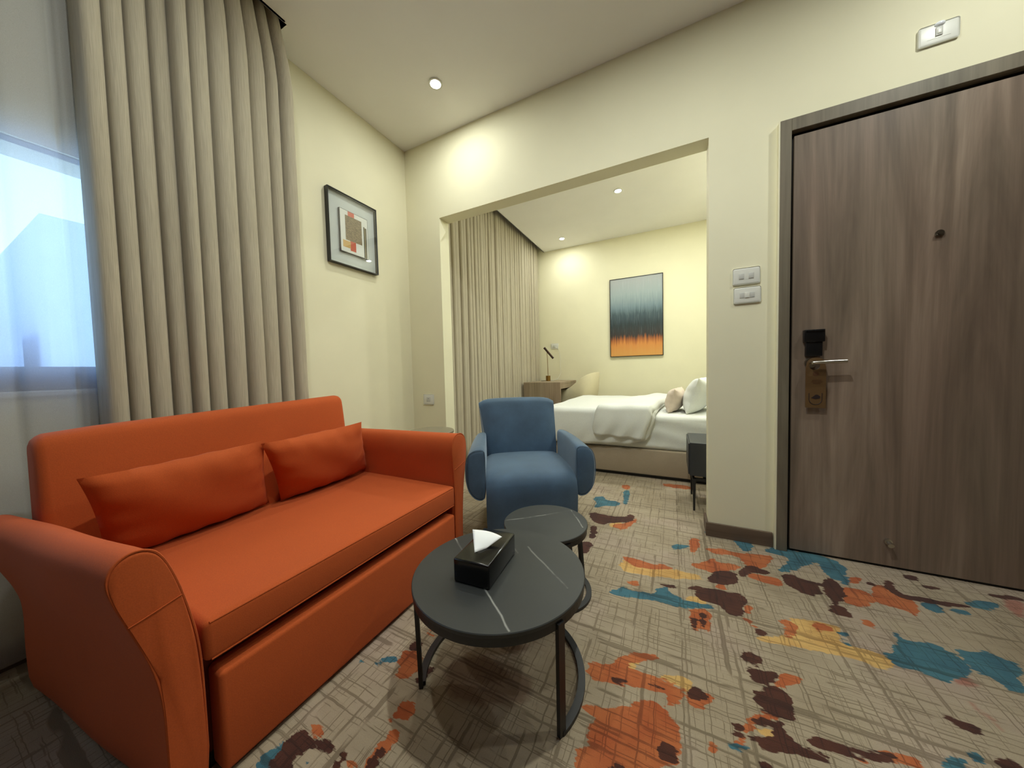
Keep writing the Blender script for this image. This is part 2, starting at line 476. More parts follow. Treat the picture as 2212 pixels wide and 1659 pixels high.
def wood(name, c0, c1, c2, scale=1.0, axis='z', rough=.5, streak=1.0):
    t = NT(name)
    st = {'z': (7, 7, .55), 'x': (.55, 7, 7), 'y': (7, .55, 7)}[axis]
    v = t.coord(scale=tuple(s * scale for s in st))
    big = t.noise(v, 1.0, 5, .62, .8)
    v2 = t.coord(scale=tuple(s * scale for s in ({'z': (60, 60, 1.6), 'x': (1.6, 60, 60), 'y': (60, 1.6, 60)}[axis])))
    fine = t.noise(v2, 1.0, 3, .6)
    v3 = t.coord(scale=tuple(s * scale for s in ({'z': (2.2, 2.2, .7), 'x': (.7, 2.2, 2.2), 'y': (2.2, .7, 2.2)}[axis])))
    tint = t.noise(v3, 1.0, 2)
    a = t.ramp(big, [(.25, c0), (.5, c1), (.75, c2)])
    b = t.ramp(fine, [(.3, (.78, .77, .76, 1)), (.7, (1, 1, 1, 1))])
    c = t.ramp(tint, [(.35, (.96, 1.0, .95, 1)), (.65, (1.04, .95, .93, 1))])
    t.base(t.mix(streak, t.mix(.8, a, c, 'MULTIPLY'), b, 'MULTIPLY'))
    t.set(Roughness=rough)
    t.bump(fine, .12, .001)
    return t.m
M_door = wood('door_veneer', srgb(98, 86, 74), srgb(136, 119, 104), srgb(168, 150, 133))
M_frame = wood('frame_veneer', srgb(98, 90, 76), srgb(124, 116, 100), srgb(140, 132, 114))
M_base = wood('baseboard_veneer', srgb(70, 50, 40), srgb(104, 86, 72), srgb(124, 108, 92), axis='x', scale=1.6)
M_desk = wood('desk_veneer', srgb(136, 120, 98), srgb(160, 144, 122), srgb(176, 162, 140))

def stone(veins, name='dark_stone'):
    """veins: (x0, y0, x1, y1, strength) in the table's own coordinates"""
    t = NT(name)
    v = t.coord()
    n = t.noise(v, 4, 4)
    c = t.ramp(n, [(.3, srgb(42, 44, 43)), (.7, srgb(54, 56, 54))])
    sep = t.n('ShaderNodeSeparateXYZ'); t.l(v, sep.inputs[0])
    wob = t.math('MULTIPLY', t.math('SUBTRACT', t.noise(v, 14, 3), .5), .012)
    brk = t.ramp(t.noise(v, 18, 2), [(.38, (.15, .15, .15, 1)), (.55, (1, 1, 1, 1))])
    for x0, y0, x1, y1, k in veins:
        L = math.hypot(x1 - x0, y1 - y0); ux, uy = (x1 - x0) / L, (y1 - y0) / L
        along = t.math('ADD', t.math('MULTIPLY', sep.outputs[0], ux), t.math('MULTIPLY', sep.outputs[1], uy))
        along = t.math('SUBTRACT', along, x0 * ux + y0 * uy)
        across = t.math('ADD', t.math('MULTIPLY', sep.outputs[0], -uy), t.math('MULTIPLY', sep.outputs[1], ux))
        across = t.math('ADD', t.math('SUBTRACT', across, -x0 * uy + y0 * ux), wob)
        ln = t.ramp(t.math('ABSOLUTE', across), [(0, (1, 1, 1, 1)), (.0016, (0, 0, 0, 1))])
        a_ = t.math('MULTIPLY', t.math('GREATER_THAN', along, 0), t.math('LESS_THAN', along, L))
        f = t.math('MULTIPLY', t.math('MULTIPLY', t.math('MULTIPLY', ln, a_), brk), k)
        c = t.mix(f, c, srgb(170, 170, 162))
    t.base(c)
    t.set(Roughness=.48)
    return t.m
M_stone_a = stone([(-.26, .11, .14, -.20, .8), (.03, .15, .22, .0, .4), (-.10, .20, .02, .10, .25)], 'dark_stone_large')
M_stone_b = stone([(-.17, -.07, -.02, .06, .6), (.07, .15, .16, .01, .6), (-.02, .06, .07, .15, .2)], 'dark_stone_small')

# ------------------------------------------------------------------ room shell
XL, XR, YR, P0, P1, YF = -2.00, 2.45, -2.80, 2.075, 2.191, 4.82
H, HR = 2.81, 3.02
REC = -1.81
OX0, OX1, OZ = -1.655, 0.18, 2.188
BXR = 0.80            # bedroom head wall
WY0, WY1, WZ0, WZ1 = -1.15, 0.60, 0.93, 1.80

def struct(name, bm, mat, parent=None, **k):
    o = obj(name, bm, mat, parent, smooth=False, **k)
    if parent is None: o['kind'] = 'structure'
    return o

bm = bmesh.new()
for b in ((WY1, YF + .1, 0, HR), (YR - .1, WY0, 0, HR), (WY0, WY1, 0, WZ0), (WY0, WY1, WZ1, HR)):
    box(bm, XL - .2, XL, b[0], b[1], b[2], b[3])
struct('wall_left', bm, M_wall)
bm = bmesh.new()
box(bm, XL, OX0, P0, P1, 0, HR); box(bm, OX0, OX1, P0, P1, OZ, HR)
box(bm, OX1, .475, P0, P1, 0, HR); box(bm, .475, 1.56, P0 + .05, P1, 0, HR); box(bm, .475, 1.56, P0, P0 + .05, 2.145, HR)
box(bm, 1.56, XR + .1, P0, P1, 0, HR)
# plaster collar standing proud around the door frame
box(bm, .472, .478, P0 - .028, P0 + .001, 0, 2.142)
# small splayed haunch at the upper left corner of the opening
v = [bm.verts.new(c) for c in ((OX0, P0, OZ), (OX0, P0, 2.0), (OX0 + .014, (P0 + P1) / 2, 2.092), (OX0, P1, OZ))]
for f in ((0, 1, 2), (0, 2, 3), (1, 3, 2), (0, 3, 1)):
    bm.faces.new([v[i] for i in f])
struct('wall_partition', bm, M_wall)
struct('wall_far', B(XL - .2, XR, YF, YF + .15, 0, HR), M_wall)
struct('wall_right', B(XR, XR + .15, YR - .1, P0, 0, HR), M_door)
struct('wall_rear', B(XL, XR, YR - .15, YR, 0, HR), M_door)
struct('wall_headboard', B(BXR, BXR + .15, P1, YF, 0, H), M_wall)
bm = bmesh.new()
box(bm, REC, XR, YR, P0, H, H + .08)
box(bm, XL, REC, 1.05, P0, H, H + .08)
box(bm, REC, BXR, P1, YF, H, H + .08)
box(bm, XL, REC + .02, YR, YF, HR - .01, HR + .05)
box(bm, REC - .001, REC + .012, YR, 1.05, H, HR); box(bm, REC - .001, REC + .012, P1, YF, H, HR)
box(bm, XL, REC, 1.05, 1.062, H, HR)
struct('ceiling', bm, M_ceil)

# ---- carpet: pattern patches and a painted table shadow held as signed distances on the floor mesh
def sdf(P, poly):
    poly = np.array(poly)
    n = len(poly)
    d2 = np.full(len(P), 1e9); inside = np.zeros(len(P), bool)
    for i in range(n):
        a = poly[i]; b = poly[(i + 1) % n]
        e = b - a; w = P - a
        t = np.clip((w @ e) / max(e @ e, 1e-12), 0, 1)
        q = w - t[:, None] * e
        d2 = np.minimum(d2, (q ** 2).sum(1))
        c = ((a[1] > P[:, 1]) != (b[1] > P[:, 1])) & (P[:, 0] < (b[0] - a[0]) * (P[:, 1] - a[1]) / ((b[1] - a[1]) if abs(b[1] - a[1]) > 1e-12 else 1e-12) + a[0])
        inside ^= c
    return np.where(inside, 1, -1) * np.sqrt(d2)

def build_floor():
    st = .014
    x = np.arange(XL, XR + st, st); y = np.arange(YR, YF + st, st)
    nx, ny = len(x), len(y)
    X, Y = np.meshgrid(x, y)
    V = np.c_[X.ravel(), Y.ravel(), np.zeros(nx * ny)]
    me = bpy.data.meshes.new('floor')
    i = np.arange((nx - 1) * (ny - 1)); r = i // (nx - 1); c = i % (nx - 1)
    a = r * nx + c
    F = np.c_[a, a + 1, a + nx + 1, a + nx].astype(np.int32)
    me.vertices.add(len(V)); me.vertices.foreach_set('co', V.astype(np.float32).ravel())
    me.loops.add(F.size); me.loops.foreach_set('vertex_index', F.ravel())
    me.polygons.add(len(F)); me.polygons.foreach_set('loop_start', np.arange(0, F.size, 4, dtype=np.int32))
    try: me.polygons.foreach_set('loop_total', np.full(len(F), 4, dtype=np.int32))
    except Exception: pass
    me.update(calc_edges=True)
    P2 = V[:, :2]
    rnd = random.Random(11)
    layers = {}
    for k, polys in CARPET.items():
        L = []
        for s in polys:
            pts = [tuple(float(q) for q in w.split(',')) for w in s.split()]
            L.append([(p.x, p.y) for p in smooth_poly([(a_, b_, 0) for a_, b_ in pts], 1)])
        layers[k] = L
    # the pattern goes on where the photograph does not look
    def blob(cx, cy, w, h, k):
        n = 14; a0 = rnd.uniform(0, 6)
        layers[k].append([(cx + w * math.cos(2 * PI * i / n) * rnd.uniform(.45, 1.1), cy + h * math.sin(2 * PI * i / n) * rnd.uniform(.45, 1.1)) for i in range(n)])
    for _ in range(60):
        cx, cy = rnd.uniform(-1.9, 1.9), rnd.uniform(-1.3, 4.7)
        vis = (cx > -1.0 and .35 < cy < 3.0 and cx < 1.3)
        if vis: continue
        k = rnd.choice(['orange', 'brown', 'blue', 'yellow', 'orange', 'brown'])
        for _ in range(rnd.randint(1, 4)):
            blob(cx + rnd.uniform(-.12, .12), cy + rnd.uniform(-.06, .06), rnd.uniform(.03, .14), rnd.uniform(.015, .05), k)
    for k, L in layers.items():
        D = np.full(len(V), -.1)
        for p in L:
            q = np.array(p); m = .06
            s = np.where((P2[:, 0] > q[:, 0].min() - m) & (P2[:, 0] < q[:, 0].max() + m) & (P2[:, 1] > q[:, 1].min() - m) & (P2[:, 1] < q[:, 1].max() + m))[0]
            if len(s): D[s] = np.maximum(D[s], sdf(P2[s], p))
        at = me.attributes.new('d_' + k, 'FLOAT', 'POINT')
        at.data.foreach_set('value', D.astype(np.float32))
    t = NT('carpet')
    v = t.coord()
    wobv = t.n('ShaderNodeTexNoise'); t.l(v, wobv.inputs['Vector']); wobv.inputs['Scale'].default_value = 22; wobv.inputs['Detail'].default_value = 1
    wsub = t.n('ShaderNodeVectorMath', operation='SUBTRACT'); t.l(wobv.outputs['Color'], wsub.inputs[0]); wsub.inputs[1].default_value = (.5, .5, .5)
    wsc = t.n('ShaderNodeVectorMath', operation='SCALE'); t.l(wsub.outputs[0], wsc.inputs[0]); wsc.inputs['Scale'].default_value = .009
    vadd = t.n('ShaderNodeVectorMath', operation='ADD'); t.l(v, vadd.inputs[0]); t.l(wsc.outputs[0], vadd.inputs[1])
    def lines(axis, S, off, wdt, mscale, mlo, mhi):
        mp = t.n('ShaderNodeMapping'); t.l(vadd.outputs[0], mp.inputs[0])
        mp.inputs['Scale'].default_value = (S, 0, 0) if axis == 0 else (0, S, 0); mp.inputs['Location'].default_value = (off, off * .7, off * .3)
        n = t.noise(mp.outputs[0], 1.0, 1.0, .5)
        sp = t.n('ShaderNodeSeparateXYZ'); t.l(vadd.outputs[0], sp.inputs[0])
        ph_ = t.math('ADD', t.math('MULTIPLY', sp.outputs[axis], S * 1.0), t.math('MULTIPLY', n, 2.6))
        d = t.math('ABSOLUTE', t.math('SUBTRACT', t.math('FRACT', ph_), .5))
        ln = t.ramp(d, [(0, (1, 1, 1, 1)), (wdt * S * .6, (1, 1, 1, 1)), (wdt * S, (0, 0, 0, 1))])
        ms = (mscale * 4, mscale, 1) if axis == 0 else (mscale, mscale * 4, 1)
        m = t.ramp(t.noise(t.coord(scale=ms, loc=(off * 2, off, 0)), 1.0, 2), [(mlo, (0, 0, 0, 1)), (mhi, (1, 1, 1, 1))])
        return t.math('MULTIPLY', ln, m)
    L = []
    for i_, (S_, of, wd_, ms_, lo_, hi_) in enumerate(((15, 1.3, .0028, 3.4, .45, .50), (24, 7.7, .0025, 5, .47, .51), (43, 4.1, .0022, 9, .49, .53))):
        for ax in (0, 1):
            L.append(t.math('MULTIPLY', lines(ax, S_, of + ax * 13.3, wd_, ms_, lo_, hi_), (.95, .9, .8)[i_]))
    hatch = L[0]
    for q_ in L[1:]: hatch = t.math('MAXIMUM', hatch, q_)
    big = t.noise(v, 2.2, 3)
    weft = t.noise(t.coord(scale=(3, 40, 1)), 1.0, 2)
    base = t.ramp(big, [(.3, srgb(156, 140, 114)), (.5, srgb(172, 157, 132)), (.72, srgb(176, 156, 140))])
    base = t.mix(.5, base, t.ramp(weft, [(.35, (.84, .83, .82, 1)), (.65, (1, 1, 1, 1))]), 'MULTIPLY')
    wob = t.math('MULTIPLY', t.math('SUBTRACT', t.noise(t.coord(scale=(13, 42, 1)), 1.0, 3.5, .65), .5), .05)
    def lay(col, k, colr, soft=.0015, amt=1.0, off=0.003):
        at = t.n('ShaderNodeAttribute', attribute_name='d_' + k)
        f = t.math('ADD', t.math('ADD', at.outputs['Fac'], wob), off)
        mr = t.n('ShaderNodeMapRange'); t.l(f, mr.inputs[0])
        mr.inputs[1].default_value = -soft; mr.inputs[2].default_value = soft
        mr.inputs[3].default_value = 0; mr.inputs[4].default_value = amt
        return t.mix(mr.outputs[0], col, colr)
    tone = t.noise(v, 9, 3)
    c = base
    c = lay(c, 'taupe', srgb(112, 84, 62), .012, .75)  # coffee table shadow mixed into the carpet colour
    c = lay(c, 'yellow', t.ramp(tone, [(.3, srgb(196, 150, 84)), (.7, srgb(214, 176, 108))]))
    c = lay(c, 'pink', srgb(160, 88, 74), .006, .7)
    c = lay(c, 'orange', t.ramp(tone, [(.3, srgb(168, 84, 42)), (.7, srgb(188, 108, 60))]))
    c = lay(c, 'blue', t.ramp(tone, [(.3, srgb(46, 88, 106)), (.7, srgb(70, 120, 132))]))
    c = lay(c, 'brown', t.ramp(tone, [(.3, srgb(62, 28, 18)), (.7, srgb(82, 42, 26))]))
    hm = t.math('MULTIPLY', hatch, .68)
    c = t.mix(hm, c, t.mix(.5, c, srgb(70, 58, 40)), 'MIX') if False else t.mix(hm, c, t.mix(1.0, c, srgb(148, 138, 122), 'MULTIPLY'))
    pile = t.noise(v, 420, 2)
    c = t.mix(.55, c, t.ramp(pile, [(.3, (.78, .78, .78, 1)), (.7, (1.04, 1.04, 1.04, 1))]), 'MULTIPLY')
    t.base(c)
    t.set(Roughness=.97)
    t.b.inputs['Sheen Weight'].default_value = .15
    t.bump(pile, .5, .002)
    me.materials.append(t.m)
    o = link(bpy.data.objects.new('floor', me)); o['kind'] = 'structure'
build_floor()

# baseboards
bm = bmesh.new()
box(bm, OX1 - .012, .468, P0 - .013, P0, 0, .077, .002, 2)
box(bm, OX1 - .013, OX1, P0 - .012, P1 + .012, 0, .077, .002, 2)
struct('baseboard_partition', bm, M_base)
struct('baseboard_left', B(XL, XL + .013, YR, P0, 0, .077, .002, 2), M_base)
struct('baseboard_far', B(XL, BXR, YF - .013, YF, 0, .077, .002, 2), M_base)
struct('baseboard_rear', B(XL, XR, YR, YR + .013, 0, .077, .002, 2), M_base)
struct('baseboard_right', B(XR - .013, XR, YR, P0, 0, .077, .002, 2), M_base)

# ---- window
win = struct('window_1', (lambda b: (box(b, -2.055, -2.012, WY0, WY1, WZ0, WZ0 + .085), box(b, -2.055, -2.012, WY0, WY1, WZ1 - .004, WZ1),
      box(b, -2.055, -2.012, WY1 - .05, WY1, WZ0, WZ1), box(b, -2.055, -2.012, WY0, WY0 + .05, WZ0, WZ1), box(b, -2.055, -2.012, -.46, -.41, WZ0, WZ1), b)[-1])(bmesh.new()), M_dark)
gm = NT('window_glass')
for nd in list(gm.t.nodes):
    if nd != gm.out: gm.t.nodes.remove(nd)
g1 = gm.n('ShaderNodeBsdfTransparent'); g1.inputs[0].default_value = (.95, .98, 1, 1)
g2 = gm.n('ShaderNodeBsdfGlossy'); g2.inputs['Roughness'].default_value = .02
g3 = gm.n('ShaderNodeMixShader'); g3.inputs[0].default_value = .05
gm.l(g1.outputs[0], g3.inputs[1]); gm.l(g2.outputs[0], g3.inputs[2]); gm.l(g3.outputs[0], gm.out.inputs[0])
struct('window_pane', B(-2.036, -2.030, WY0 + .01, WY1 - .01, WZ0 + .01, WZ1 - .01), gm.m, win)
struct('window_sill', B(-2.2, -1.985, WY0 - .02, WY1 + .0, WZ0 - .02, WZ0, .004, 2), M_white, win)
struct('window_handle', (lambda b: (box(b, -2.015, -2.000, -.445, -.425, 1.25, 1.32, .003, 2), box(b, -2.004, -1.994, -.442, -.428, 1.25, 1.38, .003, 2), b)[-1])(bmesh.new()), M_black, win)

# ---- door
door = struct('door_1', B(.536, 1.50, P0 - .012, P0 + .028, .012, 2.066, .001, 1), M_door)
bm = bmesh.new()
box(bm, .478, .522, P0 - .030, P0 + .045, 0, 2.145, .0015, 1)
box(bm, 1.514, 1.558, P0 - .030, P0 + .045, 0, 2.145, .0015, 1)
box(bm, .522, 1.514, P0 - .030, P0 + .045, 2.086, 2.145, .0015, 1)
struct('door_frame', bm, M_frame, door)
bm = bmesh.new()
box(bm, .522, .536, P0 + .005, P0 + .045, 0, 2.086); box(bm, 1.50, 1.514, P0 + .005, P0 + .045, 0, 2.086); box(bm, .53, 1.51, P0 + .005, P0 + .045, 2.066, 2.086); box(bm, .522, 1.514, P0 + .0, P0 + .045, 0, .012)
struct('door_gap_shade', bm, M_blackp, door)  # black strips put in for the shade in the gaps round the leaf
yd = P0 - .012
bm = bmesh.new(); cyl(bm, (.606, yd, .962), (.606, yd - .012, .962), .024, n=32); cyl(bm, (.606, yd, .962), (.606, yd - .046, .962), .009)
tube(bm, [(.606, yd - .046, .962), (.612, yd - .05, .962), (.64, yd - .052, .963), (.68, yd - .052, .965), (.722, yd - .052, .966)], .0085, 14)
obj('door_handle', bm, M_steel, door)
bm = bmesh.new(); box(bm, .576, .652, yd - .03, yd, 1.062, 1.122, .003, 2); box(bm, .584, .645, yd - .024, yd, .993, 1.064, .003, 2); box(bm, .580, .648, yd - .034, yd - .028, 1.112, 1.119, .001, 1)
obj('door_lock', bm, M_blackp, door)
bm = bmesh.new(); cyl(bm, (1.02, yd, 1.50), (1.02, yd - .006, 1.50), .013, n=24); cyl(bm, (1.02, yd - .006, 1.50), (1.02, yd - .011, 1.50), .008, n=20); box(bm, 1.004, 1.03, yd - .009, yd - .004, 1.487, 1.496, .001, 1)
obj('peephole', bm, M_gun, door)
bm = bmesh.new(); cyl(bm, (.888, yd, .128), (.888, yd - .012, .128), .013, n=24); cyl(bm, (.888, yd - .012, .126), (.888, yd - .032, .120), .008, .011, n=20)
obj('door_stop', bm, M_steel, door)

# ---- door hanger on the handle
hg = thing('door_hanger', 'brown and gold cardboard door hanger hooked over the steel door handle', 'door hanger', (.622, yd - .02, .742))
bm = bmesh.new()
N = 28
out = [(-.038, .003), (-.035, 0), (.035, 0), (.038, .003), (.038, .195)]
out += [(.034 * math.cos(a), .215 + .030 * math.sin(a)) for a in [PI * i / 14 for i in range(0, 15)]]
out += [(-.038, .195)]
hole = [(-.004 + .02 * math.cos(2 * PI * i / N), .205 + .02 * math.sin(2 * PI * i / N)) for i in range(N)]
ov = [bm.verts.new((x, 0, z)) for x, z in out]; hv = [bm.verts.new((x, 0, z)) for x, z in hole]
es = [bm.edges.new((L[i], L[(i + 1) % len(L)])) for L in (ov, hv) for i in range(len(L))]
bmesh.ops.triangle_fill(bm, use_beauty=True, edges=es)
r = bmesh.ops.extrude_face_region(bm, geom=list(bm.faces))
bmesh.ops.translate(bm, vec=(0, .0015, 0), verts=[v for v in r['geom'] if isinstance(v, bmesh.types.BMVert)])
M_tag = plain('hanger_card', srgb(96, 70, 38), .55, var=.03)
M_ink = plain('dark_ink', srgb(38, 24, 26), .6)
M_ink2 = plain('brown_ink', srgb(84, 52, 26), .6)
obj('card', bm, M_tag, hg, smooth=False)
bm = bmesh.new()
tube(bm, [(-.024, -.0005, .072)] + [(-.024 + .0 , -.0005, .05)] + [(.024 * math.cos(a), -.0005, .042 + .026 * math.sin(a)) for a in [PI + PI * i / 12 for i in range(13)]] + [(.024, -.0005, .072)], .0014, 6)
cyl(bm, (.004, 0, .056), (.004, -.001, .056), .0085, n=20)
a_ = [bm.verts.new((x, -.0012, z)) for x, z in ((-.017, .048), (0, .043), (.016, .047), (.018, .056), (.008, .064), (-.004, .06))]
bm.faces.new(a_)
obj('bird_mark', bm, M_ink, hg, smooth=False)
bm = bmesh.new()
cyl(bm, (0, 0, .166), (0, -.0008, .166), .011, n=24)
for k, w in enumerate((.017, .02, .014)): box(bm, -.006 - w + .01, .004 + w, -.0008, 0, .133 - k * .008, .137 - k * .008)
obj('emblem_print', bm, M_ink2, hg, smooth=False)

# ---- wall plates
def plate(name, label, cat, c, w, h, parts, mat=None, group=None, axis='y', sgn=-1):
    """wall plate standing off a wall facing -y (or +x when axis == 'x')"""
    t = thing(name, label, cat, c, 0, group)
    bm = bmesh.new(); box(bm, -w / 2, w / 2, -.009, 0, -h / 2, h / 2, .0085, 4)
    obj('plate', bm, M_white, t)
    for nm, x0, x1, z0, z1, d, m in parts:
        obj(nm, B(x0, x1, -.009 - d, -.006, z0, z1, .0012, 2), m, t)
    return t
rock = [('rocker', -.032, -.010, -.014, .014, .003, M_white_dim), ('rocker', .010, .032, -.014, .014, .003, M_white_dim), ('inset_line', -.034, .034, -.0185, -.0165, .0006, M_white_dim)]
plate('light_switch', 'upper of two white double light switches on the pier beside the door', 'light switch', (.348, P0, 1.424), .118, .086, rock)
rock2 = [('rocker', -.032, -.012, -.014, .014, .002, M_white_dim), ('rocker', -.010, .010, -.014, .014, .004, M_white), ('rocker', .012, .032, -.014, .014, .002, M_white_dim)]
plate('light_switch', 'lower of two white light switches on the pier, with three rockers', 'light switch', (.352, P0, 1.325), .118, .084, rock2)
sp = plate('wall_sensor', 'white wall plate with a grey slot and glossy dome above the door', 'sensor', (1.003, P0, 2.33), .118, .082, [('slot', -.010, .010, -.012, .022, .004, M_white_dim), ('slot_cover', -.006, .006, -.006, .012, .006, M_white), ('inset_line', -.034, .034, -.0205, -.0185, .0006, M_white_dim)])
bm = bmesh.new(); bmesh.ops.create_uvsphere(bm, u_segments=24, v_segments=12, radius=.016, matrix=Matrix.Translation((.002, -.008, .034)) @ Matrix.Diagonal((1, .7, .62, 1)))
obj('dome', bm, plain('glossy_white', srgb(240, 244, 250), .12, var=0), sp)
plate('power_socket', 'white socket plate low on the wall between sofa and bedroom opening', 'socket', (-1.825, P0, .735), .105, .086, [('socket_face', -.02, .02, -.02, .02, .001, M_white_dim), ('pin_hole', -.003, .003, .004, .010, .0016, M_dark)])
skt = plate('power_socket', 'white socket plate above the desk lamp on the bedroom wall', 'socket', (-1.65, YF, 1.325), .118, .086, [('socket_face', -.022, .022, -.02, .02, .001, M_white_dim), ('plug', -.012, .012, -.014, .014, .022, M_white_dim)])

# ---- ceiling downlights
def emit(name, col, st):
    t = NT(name); t.base((0, 0, 0, 1))
    t.b.inputs['Emission Color'].default_value = col; t.b.inputs['Emission Strength'].default_value = st
    return t.m
M_lens = emit('lamp_lens', (1, 1, .97, 1), 30)
LK = 1.0
def downlight(x, y, label, power, ang=140, blend=1.0, r=.034):
    t = thing('ceiling_downlight', label, 'ceiling light', (x, y, H), 0, 'recessed ceiling downlights')
    bm = bmesh.new(); band(bm, (0, 0), r + .009, -.006, 0, .010, 0, 2 * PI, 40)
    obj('trim_ring', bm, M_white, t, smooth=False)
    bm = bmesh.new(); disc_solid(bm, (0, 0), r, -.004, -.001, 40, .0008)
    obj('lens', bm, M_lens, t, smooth=False)
    ld = bpy.data.lights.new('downlight_glow', 'AREA')
    ld.shape = 'DISK'; ld.size = .066; ld.energy = power; ld.color = (.96, 1.0, .935)
    lo = link(bpy.data.objects.new('downlight_glow', ld)); lo.parent = t; lo.location = (0, 0, -.008)
    return t
DL = dict(a=75, b=60, c=50, d=50)
downlight(-1.35, 1.70, 'round white downlight in the living room ceiling above the armchair', 4.3)
downlight(-.50, 3.57, 'downlight in the bedroom ceiling above the bed, the nearer of two', 13)
downlight(-1.39, 4.45, 'downlight in the bedroom ceiling near the far wall and curtain', 3.6)

# ------------------------------------------------------------------ curtains
def pleats(name, y0, y1, z0, z1, xc, depth, n, mat, label, cat, y0b=None, y1b=None, seed=1, gap=.22, nz=24, per=22, head=.12, headk=.5, over=.28, irr=.25):
    """hanging cloth along y; lobes bulge to +x, narrow grooves between; pinched heading at the top"""
    rnd = random.Random(seed)
    wd = [1 + rnd.uniform(-irr, irr) for _ in range(n)]
    s = sum(wd); wd = [w / s for w in wd]
    dp = [depth * rnd.uniform(.8, 1.15) for _ in range(n)]
    ph = [rnd.uniform(-.6, .6) for _ in range(n)]
    y0b = y0 if y0b is None else y0b; y1b = y1 if y1b is None else y1b
    bm = bmesh.new(); rows = []
    for k in range(nz + 1):
        f = k / nz; z = z1 + (z0 - z1) * f          # f 0 top, 1 bottom
        h = z1 - z
        pin = min(1, h / head) if head > 0 else 1
        pin = headk + (1 - headk) * (pin * pin * (3 - 2 * pin))
        ee = min(1, h / .5); ee = ee * ee * (3 - 2 * ee)
        ya = y0 + (y0b - y0) * ee; yb = y1 + (y1b - y1) * ee
        row = []; acc = 0
        for i in range(n):
            w = wd[i] * (1 + .18 * math.sin(f * 3 + ph[i] * 5)) if False else wd[i]
            for j in range(per):
                u = j / per
                t = u * 2 * PI
                v_ = abs(2 * u - 1)
                prof = .8 * (1 - v_ ** 6) + .2 * (1 - v_ * v_)
                yy = acc + w * (u - over / 6.283 * math.sin(t) * (1))
                sway = .004 * math.sin(f * 5 + ph[i] * 6)
                x = xc - depth / 2 + dp[i] * prof * pin + (1 - pin) * depth * .3 + sway
                # extra pinch folds close to the heading
                x += (1 - pin) * .012 * math.cos(3 * t)
                row.append(bm.verts.new((x, ya + (yb - ya) * yy, z)))
            acc += w
        row.append(bm.verts.new((xc - depth / 2, yb, z)))
        rows.append(row)
    for a, b in zip(rows[:-1], rows[1:]):
        for i in range(len(a) - 1):
            bm.faces.new((a[i], a[i + 1], b[i + 1], b[i]))
    o = obj(name, bm, mat, None, angle=180, recalc=False)
    tag(o, label, cat)
    return o
cur = pleats('curtain', .435, 1.025, .02, HR - .03, -1.878, .10, 11, M_curtain, 'heavy taupe curtain gathered in deep folds behind the orange sofa', 'curtain', .375, 1.10, seed=4)
cur2 = pleats('curtain', P1 + .03, YF - .02, .02, HR - .03, -1.915, .062, 40, M_curtain, 'long taupe pleated curtain covering the whole bedroom window wall', 'curtain', seed=8, nz=16, per=16)
for c_ in (cur, cur2):
    md = c_.modifiers.new('thick', 'SOLIDIFY'); md.thickness = .003
sh = pleats('sheer_curtain', -1.36, .47, .03, HR - .03, -1.964, .028, 15, M_sheer, 'white sheer curtain hanging over the daylit window at the left edge', 'sheer curtain', seed=3, nz=14, per=14, headk=.8, over=.1, irr=.35)

